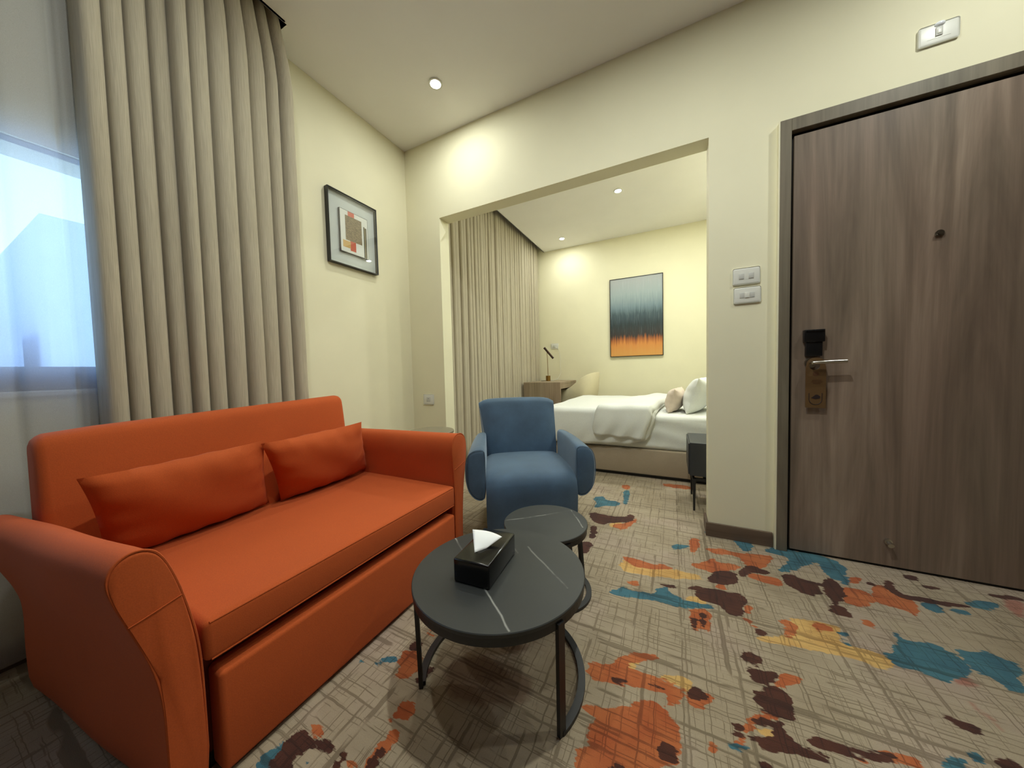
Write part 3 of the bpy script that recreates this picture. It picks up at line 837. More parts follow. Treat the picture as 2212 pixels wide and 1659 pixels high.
# ------------------------------------------------------------------ pictures
def picture_small():
    y0, y1, z0, z1 = 1.352, 1.732, 1.700, 2.178
    t = thing('framed_picture', 'black box-framed abstract collage on the wall beside the taupe curtain', 'picture', (XL, (y0 + y1) / 2, (z0 + z1) / 2))
    xf, xb = XL + .034, XL + .001; w = .006
    bm = bmesh.new()
    box(bm, xb, xf, y0, y1, z0, z0 + w, .001, 1); box(bm, xb, xf, y0, y1, z1 - w, z1, .001, 1)
    box(bm, xb, xf, y0, y0 + w, z0 + w, z1 - w, .001, 1); box(bm, xb, xf, y1 - w, y1, z0 + w, z1 - w, .001, 1)
    obj('frame', bm, M_blackp, t, world=True, smooth=False)
    obj('mount_board', B(xb, XL + .006, y0 + w, y1 - w, z0 + w, z1 - w), plain('mount_board', srgb(206, 214, 212), .8, var=.01), t, world=True, smooth=False)
    a0, a1, b0, b1 = 1.438, 1.658, 1.792, 2.078
    bm = bmesh.new()
    box(bm, XL + .006, XL + .022, a0, a1, b0, b1, .001, 1)
    pn = obj('inner_box', bm, M_dark, t, world=True, smooth=False)
    mats = [plain('print_white', srgb(232, 236, 230), .7, var=.01), plain('print_red', srgb(206, 96, 72), .7), None, plain('print_yellow', srgb(214, 178, 110), .7), plain('print_dark', srgb(60, 56, 44), .5), plain('print_gold', srgb(150, 140, 96), .5)]
    g = NT('print_texture'); n1 = g.noise(g.coord(scale=(1, 60, 260), rot=(.7, 0, 0)), 1, 3, .6, 1.0)
    g.base(g.ramp(n1, [(.35, srgb(84, 70, 50)), (.55, srgb(142, 124, 92)), (.75, srgb(176, 160, 124))])); g.set(Roughness=.6); mats[2] = g.m
    bm = bmesh.new()
    def q(u0, u1, v0, v1, mi, d):
        box(bm, XL + .022, XL + .022 + d, a0 + (a1 - a0) * u0, a0 + (a1 - a0) * u1, b1 - (b1 - b0) * v1, b1 - (b1 - b0) * v0, mi=mi)
    q(.015, .985, .012, .988, 0, .0006)
    q(.28, .50, .012, .14, 1, .001); q(.18, .76, .12, .70, 2, .0014); q(.33, .53, .68, .93, 1, .001); q(.08, .34, .72, .88, 3, .0013)
    q(.83, .87, .22, .985, 4, .001); q(.87, .90, .24, .985, 5, .001); q(.90, .94, .24, .985, 4, .001)
    obj('print', bm, mats, t, world=True, smooth=False)
    gl = NT('picture_glass')
    for nd in list(gl.t.nodes):
        if nd != gl.out: gl.t.nodes.remove(nd)
    a = gl.n('ShaderNodeBsdfTransparent'); b = gl.n('ShaderNodeBsdfGlossy'); b.inputs['Roughness'].default_value = .01
    m = gl.n('ShaderNodeMixShader'); m.inputs[0].default_value = .07
    gl.l(a.outputs[0], m.inputs[1]); gl.l(b.outputs[0], m.inputs[2]); gl.l(m.outputs[0], gl.out.inputs[0])
    obj('glass', B(XL + .0295, XL + .0305, y0 + w, y1 - w, z0 + w, z1 - w), gl.m, t, world=True, smooth=False)
picture_small()

def painting():
    x0, x1, z0, z1 = -.800, -.105, 1.118, 2.222
    t = thing('wall_painting', 'tall abstract painting, grey to black to orange, above the bed area', 'painting', ((x0 + x1) / 2, YF, (z0 + z1) / 2))
    w = .008; yf = YF - .03
    bm = bmesh.new()
    box(bm, x0, x1, yf, YF - .001, z0, z0 + w); box(bm, x0, x1, yf, YF - .001, z1 - w, z1)
    box(bm, x0, x0 + w, yf, YF - .001, z0 + w, z1 - w); box(bm, x1 - w, x1, yf, YF - .001, z0 + w, z1 - w)
    obj('frame', bm, M_blackp, t, world=True, smooth=False)
    m = NT('painted_canvas')
    v = m.coord('Generated')
    sep = m.n('ShaderNodeSeparateXYZ'); m.l(v, sep.inputs[0])
    n1 = m.noise(m.coord('Generated', scale=(75, 1, 1.6)), 1, 3, .6)
    n2 = m.noise(m.coord('Generated', scale=(26, 1, 3)), 1, 3, .6)
    hgt = m.math('ADD', sep.outputs[2], m.math('MULTIPLY', m.math('SUBTRACT', n1, .5), .16))
    hgt = m.math('ADD', hgt, m.math('MULTIPLY', m.math('SUBTRACT', n2, .5), .12))
    c = m.ramp(hgt, [(0, srgb(216, 158, 84)), (.15, srgb(214, 142, 72)), (.21, srgb(168, 98, 54)), (.26, srgb(60, 54, 50)), (.40, srgb(46, 58, 62)), (.54, srgb(70, 88, 96)), (.64, srgb(120, 140, 148)), (.80, srgb(158, 172, 174)), (1, srgb(172, 176, 178))])
    st = m.ramp(m.noise(m.coord('Generated', scale=(150, 1, 5)), 1, 2), [(.6, (0, 0, 0, 1)), (.72, (1, 1, 1, 1))])
    amt = m.ramp(sep.outputs[2], [(.18, (.06, .06, .06, 1)), (.35, (.22, .22, .22, 1)), (.8, (.55, .55, .55, 1))])
    c = m.mix(m.math('MULTIPLY', st, amt), c, srgb(190, 206, 208))
    m.base(c); m.set(Roughness=.7)
    obj('canvas', B(x0 + w, x1 - w, yf + .006, YF - .004, z0 + w, z1 - w), m.m, t, world=True, smooth=False)
painting()

# ------------------------------------------------------------------ sofa
def sofa():
    t = thing('sofa', 'long orange upholstered sofa bed with two arms along the curtained window', 'sofa', (-1.36, .76, 0))
    W = dict(parent=t, world=True)
    # arms: profile in (y, z) lofted along x
    near = [(.305, .0), (.305, .276), (.301, .367), (.288, .45), (.272, .53), (.252, .592), (.232, .612), (.208, .615), (.186, .60), (.176, .57), (.186, .52), (.206, .45), (.230, .36), (.242, .27), (.243, .15), (.243, .0)]
    far = [(1.258, .0), (1.262, .25), (1.266, .37), (1.258, .50), (1.250, .58), (1.262, .628), (1.290, .647), (1.325, .648), (1.355, .63), (1.368, .59), (1.366, .53), (1.352, .46), (1.337, .39), (1.324, .28), (1.317, .16), (1.317, .0)]
    def arm(prof, shear, nm, drop=0):
        pr = smooth_poly([(0, y, z) for y, z in prof], 2)
        cy = sum(p.y for p in pr) / len(pr)
        bm = bmesh.new(); secs = []
        xs = [(-.965, .0), (-.9651, .006), (-.975, .0)]
        seq = [(-.965, .010), (-.966, .005), (-.970, .0015), (-.978, 0)] + [(-.978 - (1.745 - .978) * k / 12, 0) for k in range(1, 12)] + [(-1.745, 0), (-1.753, .0015), (-1.757, .005), (-1.758, .010)]
        for x, ins in seq:
            f = (-.965 - x) / .78
            sec = []
            for i, p in enumerate(pr):
                a, b = pr[i - 1], pr[(i + 1) % len(pr)]
                tn = (b - a); nn = Vector((0, tn.z, -tn.y)).normalized()
                yy = p.y - nn.y * ins * (-1 if prof is near else -1) ; zz = p.z - nn.z * ins * -1
                # keep inset towards centre
                c = Vector((0, cy, .33))
                d = Vector((0, p.y, p.z)) - c
                q = Vector((0, p.y, p.z)) - d.normalized() * ins if ins else Vector((0, p.y, p.z))
                soft = .0025 * math.sin(f * 9 + p.z * 14) * min(1, f * 6)
                sec.append((x, q.y + shear * f + soft, q.z - (drop * f * max(0, q.z - .1) / .5)))
            secs.append(sec)
        loft(bm, secs)
        o = obj(nm, bm, M_orange, angle=50, **W)
        # piping along the front edge
        bm = bmesh.new()
        tube(bm, [(-.9685, p.y, p.z) for p in pr], .0026, 6, closed=True)
        bmesh.ops.transform(bm, matrix=Matrix.Identity(4), verts=bm.verts)
        obj('piping', bm, M_orange, parent=o, world=True)
        # stitched seam across the front face
        bm = bmesh.new()
        if prof is near: pts = [(-.9640, .200, .468), (-.9636, .235, .476), (-.9640, .279, .487)]
        else: pts = [(-.9640, 1.262, .475), (-.9636, 1.31, .487), (-.9640, 1.352, .50)]
        tube(bm, pts, .0012, 6)
        obj('seam', bm, M_orange, parent=o, world=True)
        return o
    arm(near, -.075, 'arm', .035); arm(far, -.03, 'arm', .01)
    # inner body; black plinth added for the shadow under the sofa
    obj('base_frame', B(-1.74, -1.02, .285, 1.275, .03, .292, .006, 2), M_orange_dk, smooth=False, **W)
    obj('plinth', B(-1.70, -1.02, .26, 1.30, .0, .04), M_black, smooth=False, **W)
    # pull-out front panel
    bm = bmesh.new(); box(bm, -1.02, -.955, .328, 1.243, .012, .262, .012, 4)
    obj('front_panel', bm, M_orange, **W)
    # seat mattress
    bm = bmesh.new()
    nx, ny = 26, 34
    x0, x1, y0, y1, z0, z1 = -1.63, -.960, .308, 1.256, .298, .398
    box(bm, x0, x1, y0, y1, z0, z1)
    bmesh.ops.bevel(bm, geom=list(bm.edges), offset=.016, segments=4, profile=.5, affect='EDGES')
    o = obj('seat_cushion', bm, M_orange, **W)
    bm = bmesh.new()
    tube(bm, [(x1 - .003, y1 - .012, z1 - .006), (x1 - .003, y0 + .012, z1 - .006)], .0028, 6)
    tube(bm, [(x1 - .003, y1 - .012, z0 + .006), (x1 - .003, y0 + .012, z0 + .006)], .0028, 6)
    obj('piping', bm, M_orange, parent=o, world=True)
    # backrest, leaning back
    bm = bmesh.new()
    prof = [(-1.585, .36), (-1.605, .60), (-1.628, .79), (-1.640, .822), (-1.665, .835), (-1.715, .832), (-1.738, .815), (-1.750, .78), (-1.765, .30), (-1.765, .10), (-1.62, .10)]
    pr = smooth_poly([(x, 0, z) for x, z in prof], 2)
    secs = []
    yy0, yy1 = .192, 1.158
    for s_, ins in [(0, .022), (.004, .010), (.012, .003), (.022, 0)] + [(.022 + (yy1 - yy0 - .044) * k / 10, 0) for k in range(1, 10)] + [(yy1 - yy0 - .022, 0), (yy1 - yy0 - .012, .003), (yy1 - yy0 - .004, .010), (yy1 - yy0, .022)]:
        sec = []
        for p in pr:
            c = Vector((-1.69, 0, min(max(p.z, .25), .76)))
            d = p - c
            q = p - d.normalized() * min(ins, d.length * .8)
            f = s_ / (yy1 - yy0)
            zz = q.z + (.034 * f - .022 - .012 * max(0, 1 - f / .06) ** 2) * max(0, (q.z - .4) / .4)
            sec.append((q.x + .0 * f, yy0 + s_, zz))
        secs.append(sec)
    loft(bm, secs)
    obj('backrest', bm, M_orange, angle=60, **W)
    obj('back_skirt', B(-1.775, -1.745, .21, 1.30, .03, .55, .008, 3), M_orange, **W)
sofa()

def lumbar(label, y, z, tilt, rz, seed, roll=0.0, w=.45, shear=0.0):
    o_ = bpy.data.meshes
    bm = bmesh.new()
    pillow(bm, w, .322, .125, 30, 20, .55, .006, seed, .05)
    bmesh.ops.transform(bm, matrix=Matrix.Shear('XY', 4, (shear, 0)) if False else Matrix(((1, 0, shear, 0), (0, 1, 0, 0), (0, 0, 1, 0), (0, 0, 0, 1))), verts=bm.verts)
    # local y is thickness -> rotate so the face looks +x, leaning back
    m = Matrix.Rotation(rz, 4, 'Z') @ Matrix.Rotation(PI / 2, 4, 'Z') @ Matrix.Rotation(tilt, 4, 'X') @ Matrix.Rotation(roll, 4, 'Y')
    bmesh.ops.transform(bm, matrix=m, verts=bm.verts)
    o = obj('lumbar_cushion', bm, M_orange, angle=60)
    o.location = (-1.526, y, z)
    tag(o, label, 'cushion')
    return o
lumbar('left orange lumbar cushion on the sofa, nearer the big rounded arm', .492, .548, .36, .03, 3, -.03, .46, -.16)
lumbar('right orange lumbar cushion on the sofa, farther from the camera', .968, .552, .36, .05, 5, -.03, .475, -.36)

# ------------------------------------------------------------------ armchair (local: x right, y back, faces -y)
def armchair():
    t = thing('armchair', 'blue velvet armchair with rounded wing arms between sofa and bedroom opening', 'armchair', (-.654, 1.515, 0), .53)
    # seat block with waterfall front
    bm = bmesh.new()
    prof = [(.03, .012), (.012, .20), (.0, .30), (.004, .345), (.028, .385), (.075, .405), (.16, .413), (.36, .405), (.56, .395), (.60, .38), (.60, .012)]
    pr = smooth_poly([(0, y, z) for y, z in prof[1:-1]], 2, closed=False)
    pr = [Vector((0, prof[0][0], prof[0][1]))] + pr + [Vector((0, prof[-1][0], prof[-1][1]))]
    secs = []
    a = .245
    n = 16
    for i in range(n + 1):
        u = -1 + 2 * i / n
        ee = abs(u) ** 10
        x = a * (u if abs(u) < 1 else u)
        sec = []
        for p in pr:
            ins = .018 * ee
            crown = .012 * (1 - u * u)
            y = p.y + ins * (1 if p.y < .3 else -1)
            z = p.z - ins * (p.z > .2) + crown * (p.z > .33)
            sec.append((x * (1 - .01 * (p.z < .1)), y, z))
        secs.append(sec)
    loft(bm, secs)
    obj('seat', bm, M_blue, t, angle=50)
    # backrest
    bm = bmesh.new()
    prof = [(.50, .36), (.535, .56), (.575, .70), (.592, .745), (.620, .765), (.655, .758), (.672, .72), (.668, .55), (.64, .36), (.62, .02), (.57, .02)]
    pr = smooth_poly([(0, y, z) for y, z in prof], 2)
    secs = []
    for i in range(n + 1):
        u = -1 + 2 * i / n
        ee = abs(u) ** 8
        sec = []
        for p in pr:
            c = Vector((0, .60, min(p.z, .70)))
            d = p - c
            q = p - (d.normalized() * min(.028 * ee, d.length * .8) if d.length > 1e-5 else Vector())
            wdt = .238 + .075 * max(0, p.z - .4)
            sec.append((wdt * u - .085 * max(0, p.z - .4), q.y - .012 * (1 - u * u) * (q.y < .6), q.z + .006 * (1 - u * u) * (q.z > .6)))
        secs.append(sec)
    loft(bm, secs)
    obj('backrest', bm, M_blue, t, angle=50)
    # arms: side outline in (y, z), flared outwards and rounded
    for s, nm in ((-1, 'arm'), (1, 'arm')):
        bm = bmesh.new()
        # section across x (inner->outer), running along y from the front to the back
        prof = [(.246, .29), (.246, .42), (.246, .51), (.250, .538), (.272, .546), (.315, .538), (.343, .512), (.356, .45), (.353, .37), (.338, .31), (.302, .268), (.262, .262)]
        pr = smooth_poly([(x, 0, z) for x, z in prof], 2)
        cx = .295; cz = .41
        secs = []
        seq = [(.050, .020), (.053, .009), (.060, .003), (.075, 0)] + [(.075 + .47 * k / 10, 0) for k in range(1, 11)] + [(.56, .003), (.567, .009), (.57, .02)]
        for y, ins in seq:
            f = (y - .05) / .52
            sec = []
            for p in pr:
                d = Vector((p.x - cx, 0, p.z - cz))
                k = max(0, 1 - ins / max(d.length, 1e-4))
                x = cx + d.x * k; z = cz + d.z * k
                x = .246 + (x - .246) * (1 - .22 * f)
                z += -.004 + .012 * math.sin(f * PI)
                sec.append((s * x, y, z))
            secs.append(sec)
        loft(bm, secs)
        o = obj(nm, bm, M_blue, t, angle=50)
        bm = bmesh.new(); tube(bm, [(s * (cx + (p.x - cx) * .965), .0525, cz + (p.z - cz) * .965 + .000) for p in pr], .0022, 6, closed=True)
        obj('piping', bm, M_blue, o)
    # hidden strap that carries the arms on the rear legs
    bm = bmesh.new(); box(bm, -.28, .28, .50, .56, .27, .33, .006, 2)
    obj('arm_rail', bm, M_blue, t)
armchair()

# ------------------------------------------------------------------ coffee tables
VA = math.atan2(.85, -.492)   # viewing line from the room towards the table
def coffee_table(name, label, c, ztop, r, legs, a0, a1, ringr, rc, sx=.955, th=.012, stone_mat=None):
    t = thing(name, label, 'coffee table', (c[0], c[1], 0))
    bm = bmesh.new(); disc_solid(bm, c, r, ztop - th, ztop, 96, .002, sx, VA)
    obj('tabletop', bm, stone_mat, t, world=True, angle=30)
    bm = bmesh.new(); band(bm, c, r - .003, ztop - th - .022, ztop - th, .012, 0, 2 * PI, 80, sx, VA)
    obj('rim_band', bm, M_black, t, world=True, smooth=False)
    bm = bmesh.new(); band(bm, rc, ringr, 0, .012, .021, a0, a1, 72)
    obj('floor_ring', bm, M_black, t, world=True, smooth=False)
    for ang in legs:
        bm = bmesh.new()
        x, y = rc[0] + (ringr - .008) * math.cos(ang), rc[1] + (ringr - .008) * math.sin(ang)
        d = Vector((c[0] + (r - .010) * math.cos(ang), c[1] + (r - .010) * math.sin(ang), 0))
        m = Matrix.Rotation(ang, 3, 'Z')
        secs = []
        for (px, py, pz) in ((x, y, 0), (d.x, d.y, ztop - th - .006)):
            secs.append([Vector((px, py, pz)) + m @ Vector(q) for q in ((-.006, -.011, 0), (.006, -.011, 0), (.006, .011, 0), (-.006, .011, 0))])
        loft(bm, secs)
        obj('leg', bm, M_black, t, world=True, smooth=False)
    return t
RC = (-.495, .866)
la = math.atan2(.69 - RC[1], -.71 - RC[0]); lb = math.atan2(.765 - RC[1], -.268 - RC[0])
coffee_table('coffee_table', 'larger round black stone-topped coffee table with the tissue box on it', (-.484, .842), .345, .262, (la, lb, PI * .5), lb, la + 2 * PI, .262, RC, stone_mat=M_stone_a)
RC2 = (-.462, 1.288)
coffee_table('coffee_table', 'smaller and lower round black coffee table nested behind the larger one', (-.490, 1.262), .308, .178, (math.atan2(1.18 - 1.273, .12), math.atan2(.12, .1), PI), -.95, 1.35 * PI, .156, RC2, stone_mat=M_stone_b)

# ------------------------------------------------------------------ tissue box
def tissue():
    t = thing('tissue_box', 'glossy black tissue box with a white tissue on the round coffee table', 'tissue box', (-.525, .835, .345), .07)
    bm = bmesh.new(); box(bm, -.0585, .0585, -.098, .098, 0, .070, .006, 3)
    obj('box', bm, plain('black_lacquer', srgb(14, 14, 15), .16, var=.02, scale=3), t)
    bm = bmesh.new()
    disc_solid(bm, (0, .0), .032, .0695, .0706, 40, .0002, 1.0)
    bmesh.ops.transform(bm, matrix=Matrix.Diagonal((.55, 1.6, 1, 1)), verts=bm.verts)
    obj('slot', bm, M_blackp, t, smooth=False)
    bm = bmesh.new()
    # a folded sheet standing out of the slot: broad top edge, point below
    nu, nv = 12, 8
    G = []
    for i in range(nu + 1):
        u = i / nu; row = []
        for j in range(nv + 1):
            v = j / nv
            top = Vector((-.060 + .105 * u, .022 + .012 * math.sin(u * 3), .098 - .006 * u))
            bot = Vector((-.012 + .024 * u, -.052 + .03 * u, .0712))
            p = bot.lerp(top, v)
            p.z += .006 * math.sin(v * PI) * math.sin(u * PI)
            row.append(bm.verts.new(p))
        G.append(row)
    for i in range(nu):
        for j in range(nv): bm.faces.new((G[i][j], G[i + 1][j], G[i + 1][j + 1], G[i][j + 1]))
    o = obj('tissue', bm, M_paper, t, angle=180)
    md = o.modifiers.new('thick', 'SOLIDIFY'); md.thickness = .0012
tissue()

# ------------------------------------------------------------------ small side table behind the sofa
t = thing('side_table', 'small round grey-brown side table just showing behind the sofa arm', 'side table', (-1.42, 1.62, 0))
M_st = plain('taupe_top', srgb(134, 126, 104), .45, var=.03)
bm = bmesh.new(); disc_solid(bm, (0, 0), .15, .562, .578, 64, .003); obj('tabletop', bm, M_st, t, angle=30)
bm = bmesh.new(); cyl(bm, (0, 0, .01), (0, 0, .562), .012); obj('post', bm, M_black, t)
bm = bmesh.new(); disc_solid(bm, (0, 0), .11, 0, .012, 48, .003); obj('base', bm, M_black, t, angle=30)

# ------------------------------------------------------------------ bed
t = thing('bed', 'double bed with beige upholstered base and white fitted sheet', 'bed', (-.15, 3.7, 0))
obj('plinth', B(-1.06, BXR - .01, 2.975, 4.34, 0, .032), M_black, t, world=True, smooth=False)
obj('base', B(-1.10, BXR - .01, 2.945, 4.37, .030, .252, .012, 3), M_bedbase, t, world=True)
bm = bmesh.new(); box(bm, -1.09, BXR - .02, 2.950, 4.36, .252, .548, .04, 5)
bmesh.ops.subdivide_edges(bm, edges=[e for e in bm.edges if e.calc_length() > .1], cuts=14, use_grid_fill=True)
for v in bm.verts:
    if v.co.y < 2.97 and .27 < v.co.z < .52:
        v.co.y += .005 * math.sin(v.co.z * 46 + 2.5 * math.sin(v.co.x * 5)) + .003 * math.sin(v.co.x * 23 + v.co.z * 30)
obj('mattress', bm, M_linen, t, world=True, angle=60)

def drape(bm, x_l, x_r, zb, ytop0, ytop1, ztop, hang_y, nx=60, thick=.03, wr=.004, seed=0, far_drop=.25):
    """bed cover: along u from the hanging near hem, over the top, to the far side; x limits vary with u"""
    rnd = random.Random(seed); ph = [rnd.uniform(0, 6) for _ in range(8)]
    U = []
    def path(x):
        z0 = zb(x)
        P = []
        n1 = 10
        for i in range(n1):
            f = i / n1; P.append((hang_y - .012 * math.sin(f * PI) , z0 + (ztop - .06 - z0) * f))
        for i in range(7):
            a = PI - (PI / 2) * i / 6
            P.append((hang_y + .06 + .06 * math.cos(a), ztop - .06 + .06 * math.sin(a)))
        n2 = 18
        for i in range(1, n2 + 1):
            P.append((hang_y + .06 + (ytop1 - hang_y - .06) * i / n2, ztop))
        for i in range(1, 5):
            P.append((ytop1 + .05 * math.sin(i / 4 * PI / 2), ztop - .05 * (1 - math.cos(i / 4 * PI / 2)) - far_drop * max(0, i - 3)))
        return P
    rows = []
    n = len(path(0))
    for i in range(nx + 1):
        row = []
        for j in range(n):
            f = j / (n - 1)
            xa, xb = x_l(f), x_r(f)
            x = xa + (xb - xa) * i / nx
            y, z = path(x)[j]
            side = max(0, 1 - j / 12)
            w = wr * (math.sin(x * 38 + ph[0] + 3 * math.sin(z * 9)) * side * 1.4 + math.sin(x * 17 + y * 9 + ph[1]) * .6 + math.sin(x * 31 - y * 14 + ph[2]) * .45)
            y -= w * side
            z += w * (1 - side) * .8
            # soft rounded borders
            e = min(i, nx - i) / nx * abs(xb - xa)
            z -= thick * max(0, 1 - e / .035) ** 2 * (1 - side)
            y += thick * .8 * max(0, 1 - e / .035) ** 2 * side
            row.append(bm.verts.new((x, y, z)))
        rows.append(row)
    for a, b in zip(rows[:-1], rows[1:]):
        for j in range(n - 1): bm.faces.new((a[j], b[j], b[j + 1], a[j + 1]))
def interp(tab):
    def f(x):
        for (a, va), (b, vb) in zip(tab[:-1], tab[1:]):
            if x <= b:
                k = max(0, min(1, (x - a) / (b - a))); k = k * k * (3 - 2 * k)
                return va + (vb - va) * k
        return tab[-1][1]
    return f
dv = thing('duvet', 'white duvet spread over the bed and hanging over its near side', 'duvet', (-.5, 3.7, .6))
bm = bmesh.new()
drape(bm, lambda f: -1.12, interp([(0, -.165), (.3, -.13), (1, -.02)]), interp([(-1.2, .30), (-.85, .262), (-.55, .285), (-.35, .292), (-.22, .33), (-.14, .40)]), 0, 4.31, .600, 2.905, 66, .035, .004, 1)
o = obj('cover', bm, M_linen, dv, world=True, angle=180)
md = o.modifiers.new('thick', 'SOLIDIFY'); md.thickness = .012; md.offset = -1
bm = bmesh.new()
drape(bm, interp([(0, -.655), (.35, -.62), (.5, -.54), (1, -.16)]), interp([(0, -.205), (.3, -.15), (1, .02)]), interp([(-.7, .385), (-.6, .365), (-.4, .355), (-.2, .345), (-.1, .36)]), 0, 4.27, .640, 2.872, 44, .05, .008, 6, .02)
o = obj('folded_flap', bm, M_linen, dv, world=True, angle=180)
md = o.modifiers.new('thick', 'SOLIDIFY'); md.thickness = .03; md.offset = -1

def bedpillow(name, label, cat, loc, w, h, th, rz, tilt, mat, seed):
    bm = bmesh.new(); pillow(bm, w, h, th, 26, 20, .6, .008, seed, .07)
    m = Matrix.Rotation(rz, 4, 'Z') @ Matrix.Rotation(PI / 2, 4, 'Z') @ Matrix.Rotation(tilt, 4, 'X')
    bmesh.ops.transform(bm, matrix=m, verts=bm.verts)
    o = obj(name, bm, mat, angle=60); o.location = loc
    return tag(o, label, cat)
bedpillow('decorative_cushion', 'small beige cushion leaning on the white bed pillows', 'cushion', (.025, 3.34, .655), .46, .22, .15, PI - .15, -.25, M_linen2, 4)
bedpillow('bed_pillow', 'white pillow standing upright just behind the small beige cushion', 'pillow', (.215, 3.37, .700), .60, .33, .20, PI - .22, -.30, M_linen, 9)
bedpillow('bed_pillow', 'white pillow at the back against the headboard, partly cut off by the pier', 'pillow', (.47, 3.42, .735), .64, .42, .18, PI - .1, -.30, M_linen, 12)

# ------------------------------------------------------------------ nightstand
t = thing('nightstand', 'dark grey nightstand on thin black legs beside the bed', 'nightstand', (.32, 2.55, 0))
obj('cabinet', B(.102, .56, 2.385, 2.74, .236, .456, .003, 2), M_dark, t, world=True, smooth=False)
bm = bmesh.new(); box(bm, .18, .49, 2.42, 2.70, .216, .237)
obj('mounting_plate', bm, M_black, t, world=True, smooth=False)
bm = bmesh.new()
for y in (2.41, 2.70): box(bm, .118, .54, y - .007, y + .007, .200, .218)
for x in (.125, .535): box(bm, x - .007, x + .007, 2.41, 2.70, .200, .218)
obj('leg_frame', bm, M_black, t, world=True, smooth=False)
for x, y in ((.128, 2.40), (.53, 2.40), (.128, 2.71), (.53, 2.71)):
    bm = bmesh.new(); sx = -.0 if x < .3 else .0
    secs = [[(x + a * r, y + b * r, z) for a, b in ((-1, -1), (1, -1), (1, 1), (-1, 1))] for z, r in ((0, .0055), (.214, .010))]
    loft(bm, secs); obj('leg', bm, M_black, t, world=True, smooth=False)
obj('drawer_front', B(.094, .103, 2.392, 2.733, .244, .448, .001, 1), M_dark, t, world=True, smooth=False)

# ------------------------------------------------------------------ desk, chair, lamp
t = thing('desk', 'small wood-veneer desk in the far corner by the bedroom curtain', 'desk', (-1.58, 4.4, 0))
obj('desktop', B(-1.845, -1.315, 4.03, 4.805, .763, .790, .001, 1), M_desk, t, world=True, smooth=False)
obj('side_panel', B(-1.845, -1.315, 4.03, 4.055, 0, .763), M_desk, t, world=True, smooth=False)
obj('side_panel', B(-1.845, -1.315, 4.78, 4.805, 0, .763), M_desk, t, world=True, smooth=False)
obj('drawer_front', B(-1.335, -1.317, 4.056, 4.779, .700, .762), M_desk, t, world=True, smooth=False)
obj('drawer_box', B(-1.80, -1.335, 4.056, 4.779, .705, .762), M_black, t, world=True, smooth=False)
obj('back_panel', B(-1.845, -1.83, 4.056, 4.779, .35, .762), M_desk, t, world=True, smooth=False)

t = thing('desk_chair', 'cream upholstered tub chair pushed under the desk', 'chair', (-1.205, 4.568, 0))
def shell():
    bm = bmesh.new(); secs = []
    n = 40
    for i in range(n + 1):
        f = i / n
        # plan: U opening towards -x
        if f < .3: k = f / .3; x = -.215 + .21 * k + .06 * k; y = -.180 - .012 * math.sin(k * PI); nx_, ny_ = 0, -1
        elif f > .7: k = (1 - f) / .3; x = -.215 + .27 * k; y = .180 + .012 * math.sin(k * PI); nx_, ny_ = 0, 1
        else:
            a = -PI / 2 + PI * (f - .3) / .4; x = .055 + .17 * math.cos(a); y = .180 * math.sin(a); nx_, ny_ = math.cos(a), math.sin(a)
        k = (x + .215) / .44
        k = max(0, min(1, k)); s_ = k * k * (3 - 2 * k); s_ = s_ ** 1.25
        zt = .668 + .240 * s_; zb = .44
        lean = .055 * s_
        sec = []
        for d, z in ((-.018, zb), (-.020, (zb + zt) / 2), (-.016 + lean, zt - .02), (-.004 + lean, zt), (.010 + lean, zt - .012), (.016 + lean * .6, (zb + zt) / 2), (.010, zb)):
            sec.append((x + nx_ * d, y + ny_ * d, z))
        secs.append(sec)
    loft(bm, secs)
    return bm
obj('backrest', shell(), M_chair, t, angle=70)
bm = bmesh.new(); box(bm, -.23, .20, -.162, .162, .40, .475, .03, 4); obj('seat', bm, M_chair, t)
for x, y in ((-.17, -.14), (-.17, .14), (.15, -.14), (.15, .14)):
    bm = bmesh.new(); cyl(bm, (x * 1.15, y * 1.1, 0), (x, y, .42), .008, .012, 16); obj('leg', bm, M_black, t)

t = thing('desk_lamp', 'slim brass desk lamp with a tilted dark bar head on the desk', 'lamp', (-1.655, 4.50, .790))
bm = bmesh.new(); cyl(bm, (0, 0, 0), (0, 0, .080), .034, n=36); obj('base', bm, M_brass, t, angle=30)
bm = bmesh.new(); cyl(bm, (0, 0, .080), (-.010, 0, .430), .0042, n=12); obj('pole', bm, M_brass, t)
bm = bmesh.new(); cyl(bm, (-.048, 0, .492), (.085, 0, .335), .016, n=20); cyl(bm, (-.052, 0, .497), (-.046, 0, .489), .018, n=20); obj('lamp_head', bm, plain('dark_bronze', srgb(58, 38, 26), .4, metal=.6), t)
bm = bmesh.new(); tube(bm, [(.02, 0, .006), (.06, .05, .004), (.10, .16, .03), (.12, .25, .12), (.095, .285, .22), (.10, .290, .33), (.085, .290, .45), (.05, .29, .50)], .0022, 6); obj('cord', bm, M_white_dim, t)
bm = bmesh.new(); tube(bm, [(-.03, -.01, .003), (-.07, -.03, .003), (-.10, -.03, .003)], .003, 6); obj('lead', bm, M_black, t)

# ------------------------------------------------------------------ outside the window
M_bld = plain('pale_render', srgb(190, 196, 205), .9)
o = obj('neighbour_building', B(-14, -8, 1.15, 12, -6, 3.35), M_bld, smooth=False)
tag(o, 'pale building seen dimly through the sheer curtain, on the right', 'building')
o = obj('neighbour_building', B(-15, -8.6, -12, 1.0, -6, 1.75), plain('pale_render_low', srgb(168, 176, 190), .9), smooth=False)
tag(o, 'lower pale building outside the window, left of the taller one', 'building')

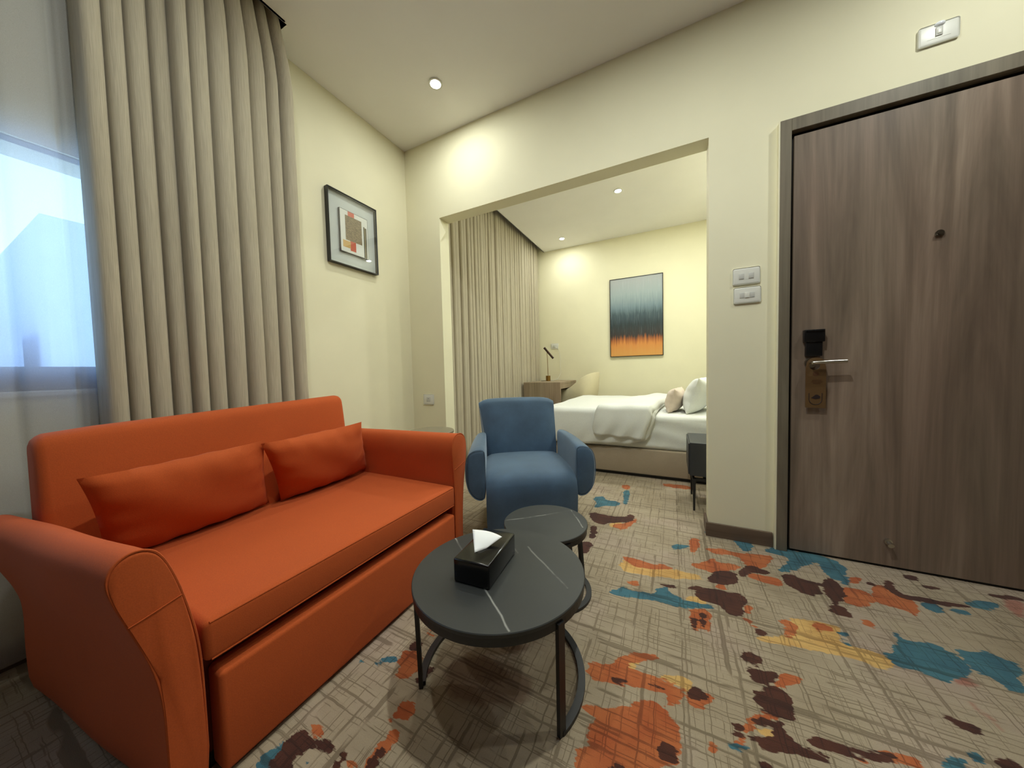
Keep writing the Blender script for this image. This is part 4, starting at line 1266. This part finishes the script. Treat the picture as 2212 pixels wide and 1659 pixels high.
# ------------------------------------------------------------------ light
downlight(-.85, .38, 'downlight above the orange sofa', 7)
downlight(-.05, .85, 'added unseen downlight in the middle of the living room ceiling', 17)  # lamp added out of view so the walls get evener light
downlight(.48, 3.70, 'added unseen downlight in the bedroom above the pillows', 10)  # lamp added behind the pier to brighten the bedroom
downlight(.45, 2.80, 'added unseen downlight in the bedroom above the nightstand', 8)  # second hidden lamp, also added to lift the bedroom light
downlight(1.25, 1.40, 'downlight in front of the entrance door', 8)
w = bpy.data.worlds.new('sky'); scene.world = w; w.use_nodes = True
wt = w.node_tree; bg = wt.nodes['Background']
tc = wt.nodes.new('ShaderNodeTexCoord'); sp_ = wt.nodes.new('ShaderNodeSeparateXYZ'); cr = wt.nodes.new('ShaderNodeValToRGB')
wt.links.new(tc.outputs['Generated'], sp_.inputs[0]); wt.links.new(sp_.outputs[2], cr.inputs[0])
cr.color_ramp.elements[0].position = 0.0; cr.color_ramp.elements[0].color = (.55, .78, 1, 1)
cr.color_ramp.elements[1].position = .6; cr.color_ramp.elements[1].color = (.28, .52, 1, 1)
wt.links.new(cr.outputs[0], bg.inputs[0]); bg.inputs[1].default_value = 3.6

# ------------------------------------------------------------------ camera
cd = bpy.data.cameras.new('camera'); cam = link(bpy.data.objects.new('camera', cd))
cd.sensor_width = 36; cd.lens = 689.4 / 2212 * 36; cd.clip_start = .02
yaw, pit, rol = .4657, .0422, .0247
f = Vector((-math.sin(yaw) * math.cos(pit), math.cos(yaw) * math.cos(pit), -math.sin(pit)))
r = Vector((math.cos(yaw), math.sin(yaw), 0)); d = f.cross(r)
r2 = math.cos(rol) * r + math.sin(rol) * d; d2 = -math.sin(rol) * r + math.cos(rol) * d
m = Matrix((r2, -d2, -f)).transposed().to_4x4(); m.translation = Vector((0, 0, .96))
cam.matrix_world = m
scene.camera = cam
scene.view_settings.view_transform = 'Standard'; scene.view_settings.look = 'None'
scene.view_settings.gamma = 1.0; scene.view_settings.use_curve_mapping = False
scene.view_settings.exposure = 0.36
